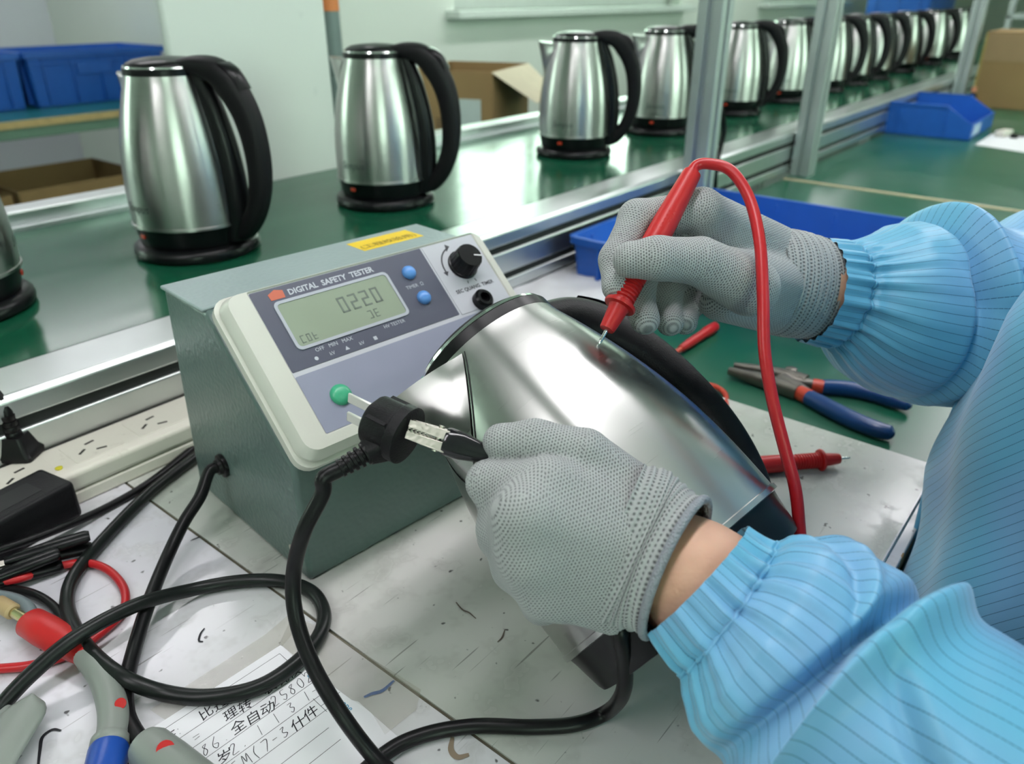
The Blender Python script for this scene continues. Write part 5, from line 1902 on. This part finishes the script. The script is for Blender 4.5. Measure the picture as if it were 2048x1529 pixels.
# ================================================================== bins and trays
def tote(name, label, M, L_, W_, H_, t=.003, flare=.006, ribs=(4, 3), cat='bin', lip=.008, group=None):
    """open moulded box: origin at a bottom corner, x along L_, y along W_"""
    r = empty(name, mat=M)
    tag(r, label, cat, group)
    f = flare
    o0 = rrect(f, f, L_ - f, W_ - f, .010, 5)
    o1 = rrect(0, 0, L_, W_, .012, 5)
    i1 = rrect(t, t, L_ - t, W_ - t, .010, 5)
    i0 = rrect(f + t, f + t, L_ - f - t, W_ - f - t, .009, 5)
    MB().rings([lay(o0, 0), lay(o1, H_), lay(i1, H_), lay(i0, t)]).build('shell', blue_bin, r, smooth=35)
    a1 = rrect(-lip * .6, -lip * .6, L_ + lip * .6, W_ + lip * .6, .013, 5)
    MB().rings([lay(o1, H_ - lip * 1.3), lay(a1, H_ - lip * 1.2), lay(a1, H_ + .001), lay(i1, H_ + .001), lay(i1, H_ - .002)], False, False).build('rim', blue_bin, r, smooth=35)
    for k in range(ribs[0]):
        x = L_ * (k + .5) / ribs[0]
        for y0, y1 in ((-.004, f), (W_ - f, W_ + .004)):
            MB().box((x - .003, y0, H_ * .04), (x + .003, y1, H_ - lip)).build('rib', blue_bin, r, bevel=.001)
    for k in range(ribs[1]):
        y = W_ * (k + .5) / ribs[1]
        for x0, x1 in ((-.004, f), (L_ - f, L_ + .004)):
            MB().box((x0, y - .003, H_ * .04), (x1, y + .003, H_ - lip)).build('rib', blue_bin, r, bevel=.001)
    return r
LM = LINE_M
tote('parts_tray', 'wide blue parts tray behind the right glove with clear bags inside', LM @ Matrix.Translation((.945, .235, GREEN + .001)), .425, .415, .068, ribs=(4, 4), cat='tray')
# crumpled clear bag in the tray
bag_m = bpy.data.materials.new('clear_film')
bag_m.use_nodes = True
bb = bsdf(bag_m)
bb.inputs['Base Color'].default_value = (.78, .82, .86, 1)
bb.inputs['Roughness'].default_value = .12
bb.inputs['Alpha'].default_value = .30
def crumple(name, c, rx, ry, h, seed, m, label, cat, t=.0006, flat=0.):
    rg = np.random.default_rng(seed)
    n = 26
    g = np.linspace(-1, 1, n)
    X, Y = np.meshgrid(g, g, indexing='ij')
    Zz = np.zeros_like(X)
    for k in range(14):
        kx, ky, p = rg.normal(0, 4), rg.normal(0, 4), rg.uniform(0, 6.28)
        Zz += np.abs(np.sin(kx * X + ky * Y + p)) * rg.uniform(.2, 1)
    Zz = (Zz - Zz.min()) / (Zz.max() - Zz.min())
    edge = np.clip((1 - np.maximum(np.abs(X), np.abs(Y))) * 5, 0, 1)
    Zz = Zz * (.25 + .75 * edge) * (1 - flat) + flat * .2
    jit = 1 + .06 * np.sin(5 * X + 3 * Y + seed)
    P = np.stack([c[0] + rx * X * jit, c[1] + ry * Y * jit, c[2] + h * Zz], -1).reshape(-1, 3)
    P = (P - c) @ np.array([[DS[0], DS[1], 0], [DN[0], DN[1], 0], [0, 0, 1]]) + c
    f = [(i * n + j, (i + 1) * n + j, (i + 1) * n + j + 1, i * n + j + 1) for i in range(n - 1) for j in range(n - 1)]
    o = MB().add(P, f).build(name, m, smooth=25)
    sd2 = o.modifiers.new('thickness', 'SOLIDIFY')
    sd2.thickness = t
    return tag(o, label, cat)
crumple('plastic_bag', line(1.12, .45, GREEN + .006), .10, .11, .052, 3, bag_m, 'crumpled clear plastic bag lying in the blue tray', 'bag')
crumple('plastic_bag', line(1.05, .33, GREEN + .006), .06, .06, .045, 8, bag_m, 'smaller clear plastic bag in the tray, nearest the blue sleeve', 'bag')
crumple('white_cloth', atz(1130, 566, GREEN + .002), .10, .10, .018, 5, mat('white_wipe', (.72, .72, .75), .8), 'white cloth on the bench between tester, kettle and blue tray', 'cloth', flat=.45)

# stacking bin with lowered front and label
sb_ = empty('stacking_bin', mat=LM @ Matrix.Translation((2.70, .435, GREEN + .005)))
tag(sb_, 'blue stacking bin with lowered front standing on the far bench', 'bin')
L_, W_, H_ = .335, .27, .092
t = .004
MB().box((0, 0, 0), (L_, W_, t)).build('base', blue_bin, sb_)
prof_ = [(0, 0), (W_, 0), (W_ + .006, H_), (.075, H_), (.0, H_ * .5)]
for x in (0, L_ - t):
    MB().prism(prof_, 0, t, M=mframe((x, 0, 0), V(0, 1, 0), V(0, 0, 1), V(1, 0, 0))).build('side', blue_bin, sb_, bevel=.001)
    MB().box((x - .003 if x == 0 else x, .07, H_ - .006), (x + t if x == 0 else x + t + .003, W_ + .008, H_ + .002)).build('rim', blue_bin, sb_, bevel=.001)
    for y in (.07, .20):
        MB().box((x - .002 if x == 0 else x + t, y, .004), (x if x == 0 else x + t + .002, y + .004, H_ - .008)).build('rib', blue_bin, sb_)
MB().hexa([(0, W_ - t, 0), (L_, W_ - t, 0), (L_, W_, 0), (0, W_, 0)], [(0, W_ + .002, H_), (L_, W_ + .002, H_), (L_, W_ + .006, H_), (0, W_ + .006, H_)]).build('back', blue_bin, sb_)
MB().box((0, -.003, 0), (L_, .001, H_ * .52)).build('front', blue_bin, sb_, bevel=.001)
MB().box((.03, -.0036, .008), (.13, -.0030, .040)).build('label_card', mat('pale_blue_label', (.45, .55, .75), .5), sb_, label='pale label card')

# ---- cartons
def carton(name, label, M, L_, W_, H_, flaps, label_card=False, prints=(), top_open=True):
    r = empty(name, mat=M)
    tag(r, label, 'carton')
    t = .005
    MB().box((0, 0, 0), (L_, W_, t)).build('bottom', cardboard, r)
    for lo, hi in (((0, 0, 0), (L_, t, H_)), ((0, W_ - t, 0), (L_, W_, H_)), ((0, t, 0), (t, W_ - t, H_)), ((L_ - t, t, 0), (L_, W_ - t, H_))):
        MB().box(lo, hi).build('wall', cardboard, r, bevel=.0008)
    for side, ang, ln in flaps:
        a = math.radians(ang)
        if side == 'x0':
            MB().box((0, 0, 0), (ln, W_, .004), M=T(0, 0, H_) @ R(180 + ang, 'Y') @ T(0, 0, -.004)).build('flap', cardboard_in, r)
        if side == 'x1':
            MB().box((0, 0, 0), (ln, W_, .004), M=T(L_, 0, H_) @ R(ang, 'Y')).build('flap', cardboard_in, r)
        if side == 'y0':
            MB().box((0, 0, 0), (L_, ln, .004), M=T(0, 0, H_) @ R(180 - ang, 'X') @ T(0, 0, -.004)).build('flap', cardboard_in, r)
        if side == 'y1':
            MB().box((0, 0, 0), (L_, ln, .004), M=T(0, W_, H_) @ R(-ang, 'X')).build('flap', cardboard_in, r)
    return r

# low side table behind the conveyor that carries the open carton
def simple_table(name, label, M, L_, W_, H_, top, edge, fr_m):
    r = empty(name, mat=M)
    tag(r, label, 'table')
    MB().box((0, 0, H_ - .022), (L_, W_, H_)).build('table_top', top, r, bevel=.002)
    for lo, hi in (((0, -.006, H_ - .030), (L_, 0, H_ - .002)), ((0, W_, H_ - .030), (L_, W_ + .006, H_ - .002)), ((-.006, -.006, H_ - .030), (0, W_ + .006, H_ - .002)), ((L_, -.006, H_ - .030), (L_ + .006, W_ + .006, H_ - .002))):
        MB().box(lo, hi).build('edge_band', edge, r)
    for lo, hi in (((.01, .01, H_ - .075), (L_ - .01, .045, H_ - .030)), ((.01, W_ - .045, H_ - .075), (L_ - .01, W_ - .01, H_ - .030))):
        MB().box(lo, hi).build('apron', fr_m, r, bevel=.002)
    for x in (.03, L_ - .07):
        for y in (.012, W_ - .052):
            MB().box((x, y, 0), (x + .04, y + .04, H_ - .03)).build('leg', fr_m, r, bevel=.002)
    return r
simple_table('side_table', 'low table behind the conveyor carrying the open carton', LM @ Matrix.Translation((1.35, 1.36, 0)), 1.5, .6, .78, teal_mat, wood_edge, green_steel)
c0 = atn(892, 128, 1.50)
yw = math.radians(20)
cw = carton('open_carton', 'open brown carton with raised flap and white label behind the third kettle', LM @ Matrix.Translation((1.70, 1.445, .781)) @ Matrix.Rotation(yw, 4, 'Z'), .32, .26, .262, [('y0', 0, .0)][:0])
# facing wall carries a label; the flap on the right falls outwards
MB().box((-.0012, .035, .118), (-.0004, .105, .190)).build('label_card', mat('pale_label', (.50, .58, .55), .5), cw, label='white label card')
for k, (y, z, w_, h_) in enumerate(((.195, .06, .016, .15), (.150, .03, .012, .05), (.155, .11, .018, .03))):
    for q in range(4):
        MB().box((-.0009, y, z + h_ * q / 4), (-.0003, y + w_, z + h_ * (q + .6) / 4)).build('box_print', mat('brown_print_%d_%d' % (k, q), (.16, .10, .05), .8), cw, smooth=0)
MB().hexa([(.0, -.002, .258), (.32, -.002, .258), (.30, -.105, .178), (.07, -.105, .178)][::-1], [(.0, .001, .262), (.32, .001, .262), (.30, -.102, .182), (.07, -.102, .182)][::-1]).build('flap', mat('pale_flap', (.72, .66, .48), .8), cw)

# alcove table with crates and the carton below
al = simple_table('alcove_table', 'green steel table with teal mat and wooden edge left of the column', LM @ Matrix.Translation((-.6, 3.55, 0)), 2.70, .85, .78, teal_mat, wood_edge, green_steel)
cf = 3.86
rim_r = atn(322, 92, cf)
bot_l = atn(0, 208, cf)
Hc = float(rim_r[2] - .781)
s_r = sn(rim_r)[0]
tote('storage_crate', 'large blue storage crate on the teal table beside the white column', LM @ Matrix.Translation((s_r - .62, cf, .7815)), .62, .42, Hc, ribs=(5, 3), cat='crate', lip=.02, flare=.012)
cr = [o for o in bpy.data.objects if o.name.startswith('storage_crate')][0]
MB().box((.20, -.008, Hc * .55), (.36, .004, Hc * .80)).build('hand_panel', blue_bin, cr, bevel=.003)
MB().box((.0, -.006, Hc * .76), (.62, .002, Hc * .80)).build('ledge', blue_bin, cr, bevel=.002)
tote('storage_crate', 'second blue storage crate cut off by the left picture edge', LM @ Matrix.Translation((s_r - 1.27, cf, .7815)), .62, .42, Hc, ribs=(5, 3), cat='crate', lip=.02, flare=.012)
ct = atn(37, 385, 3.45)
cs0 = sn(ct)[0]
cs1 = sn(atn(290, 345, 3.45))[0]
carton('open_carton', 'dark open carton on the floor below the alcove table', LM @ Matrix.Translation((cs0, 3.45, 0)), cs1 - cs0, .50, float(ct[2]), [])
carton('open_carton', 'second carton below the alcove table at the left picture edge', LM @ Matrix.Translation((cs0 - .52, 3.47, 0)), .50, .48, float(ct[2]) - .01, [])

# ---- far right of the bench
cr_ = carton('closed_carton', 'tall brown carton standing on the far bench at the right edge', LM @ Matrix.Translation((3.56, .26, GREEN + .0045)), .30, .34, .262, [('x0', 0, 0)][:0])
for lo, hi in (((0, 0, .262), (.15, .34, .266)), ((.15, 0, .262), (.30, .34, .266))):
    MB().box(lo, hi).build('flap', cardboard, cr_)
MB().box((-.0012, 0, .165), (-.0004, .34, .262)).build('tape', mat('brown_tape', (.34, .23, .12), .35), cr_, smooth=0)
MB().box((-.0018, .334, 0), (.0004, .3412, .262)).build('corner_edge', mat('yellow_brown_edge', (.42, .32, .10), .8), cr_, smooth=0)
MB().box((-.0014, .06, .02), (-.0006, .12, .08)).build('box_print', mat('dark_brown_print', (.18, .12, .06), .8), cr_, smooth=0)
for (px, py, r_, h_, nm, lb) in ((1857, 205, .026, .050, 'white_cup', 'larger white plastic cup behind the stacking bin'), (1884, 208, .017, .030, 'white_cup', 'smaller white plastic cup beside the last post')):
    c = atz(px, py, GREEN + .004)
    o = MB().lathe([(r_, 0), (r_, h_ * .9), (r_ * .9, h_), (.0005, h_)], seg=24).build(nm, plastic_white, smooth=40)
    o.location = c
    tag(o, lb, 'cup')
c = atz(1939, 216, GREEN + .004)
bt_ = empty('glue_bottle', loc=c)
tag(bt_, 'small dark bottle with orange cap beside the tall carton', 'bottle')
MB().lathe([(.014, 0), (.015, .004), (.015, .045), (.008, .055), (.008, .06)], seg=20).build('bottle_body', black, bt_, smooth=40)
MB().lathe([(.010, .058), (.009, .075), (.0005, .076)], seg=18).build('cap', mat('salmon_cap', (.62, .25, .15), .4), bt_, smooth=40)
o = MB().box((-.025, -.02, 0), (.025, .02, .022)).build('red_block', mat('coral_plastic', (.62, .12, .10), .4), bevel=.003)
o.location = atz(1934, 212, GREEN + .004) + V(-.02, -.05, 0)
tag(o, 'small coral red block at the foot of the tall carton', 'block')
pw_ = [atz(x, y, GREEN + .0045) for x, y in ((1950, 290), (2090, 312), (2120, 280), (1985, 268))]
o = MB().rings([np.array(pw_), np.array(pw_) + V(0, 0, .0012)]).build('paper_sheet', paper_m, smooth=0)
tag(o, 'white paper sheet on the far bench at the right edge', 'paper')
c = atz(2006, 272, GREEN + .006)
o = MB().box((-.030, -.014, 0), (.030, .014, .018), M=R(35, 'Z')).build('white_connector', plastic_white, bevel=.003)
o.location = c
tag(o, 'white plastic connector lying on the paper sheet', 'connector')
c = atz(2027, 276, GREEN + .006)
bk = empty('black_terminal', loc=c)
tag(bk, 'small black terminal with wire on the paper sheet', 'terminal')
MB().lathe([(.010, 0), (.012, .006), (.008, .014), (.0005, .015)], seg=16).build('terminal_body', black, bk, smooth=50)
MB().tube(spline([V(.005, 0, .006), V(.03, -.01, .008), V(.06, -.005, .005), V(.09, -.02, .004)], 6), .003, 8).build('wire', rubber, bk)

# ---- far end of the hall
wc = mat('far_column_white', (.70, .76, .74), .6)
s_c = 7.4
struct(lob(MB().box((s_c, .20, 0), (s_c + .4, .62, 3.1)), 'wall_far_column', wc))
sh2 = empty('far_rack', mat=LM @ Matrix.Translation((5.6, .45, 0)))
tag(sh2, 'pale steel rack at the far end of the hall behind the tall carton', 'rack')
for z in (.40, .80, 1.10):
    MB().box((0, 0, z), (.9, .42, z + .025)).build('shelf', alu_matte, sh2)
for x in (0, .87):
    for y in (0, .39):
        MB().box((x, y, 0), (x + .03, y + .03, 1.5)).build('upright', alu_matte, sh2)
tote('storage_crate', 'small blue crate on the far rack', LM @ Matrix.Translation((5.65, .50, 1.126)), .30, .20, .07, ribs=(3, 2), cat='crate')
o = MB().box((0, 0, 0), (.25, .18, .06)).build('yellow_box', mat('yellow_card', (.62, .50, .06), .6), bevel=.003)
o.matrix_world = LM @ Matrix.Translation((6.1, .55, 1.126))
tag(o, 'yellow box on the far rack', 'box')
o2 = carton('small_carton', 'small brown carton on the far rack', LM @ Matrix.Translation((5.62, .47, .826)), .30, .30, .14, [])
tote('storage_crate', 'blue crate seen beyond the farthest kettles under the window', LM @ Matrix.Translation((7.6, 1.75, .90)), .9, .5, .33, ribs=(5, 3), cat='crate', lip=.02)
simple_table('far_table', 'table under the far window carrying a blue crate', LM @ Matrix.Translation((7.4, 1.7, 0)), 1.9, .65, .899, teal_mat, wood_edge, green_steel)
bpy.context.view_layer.update()
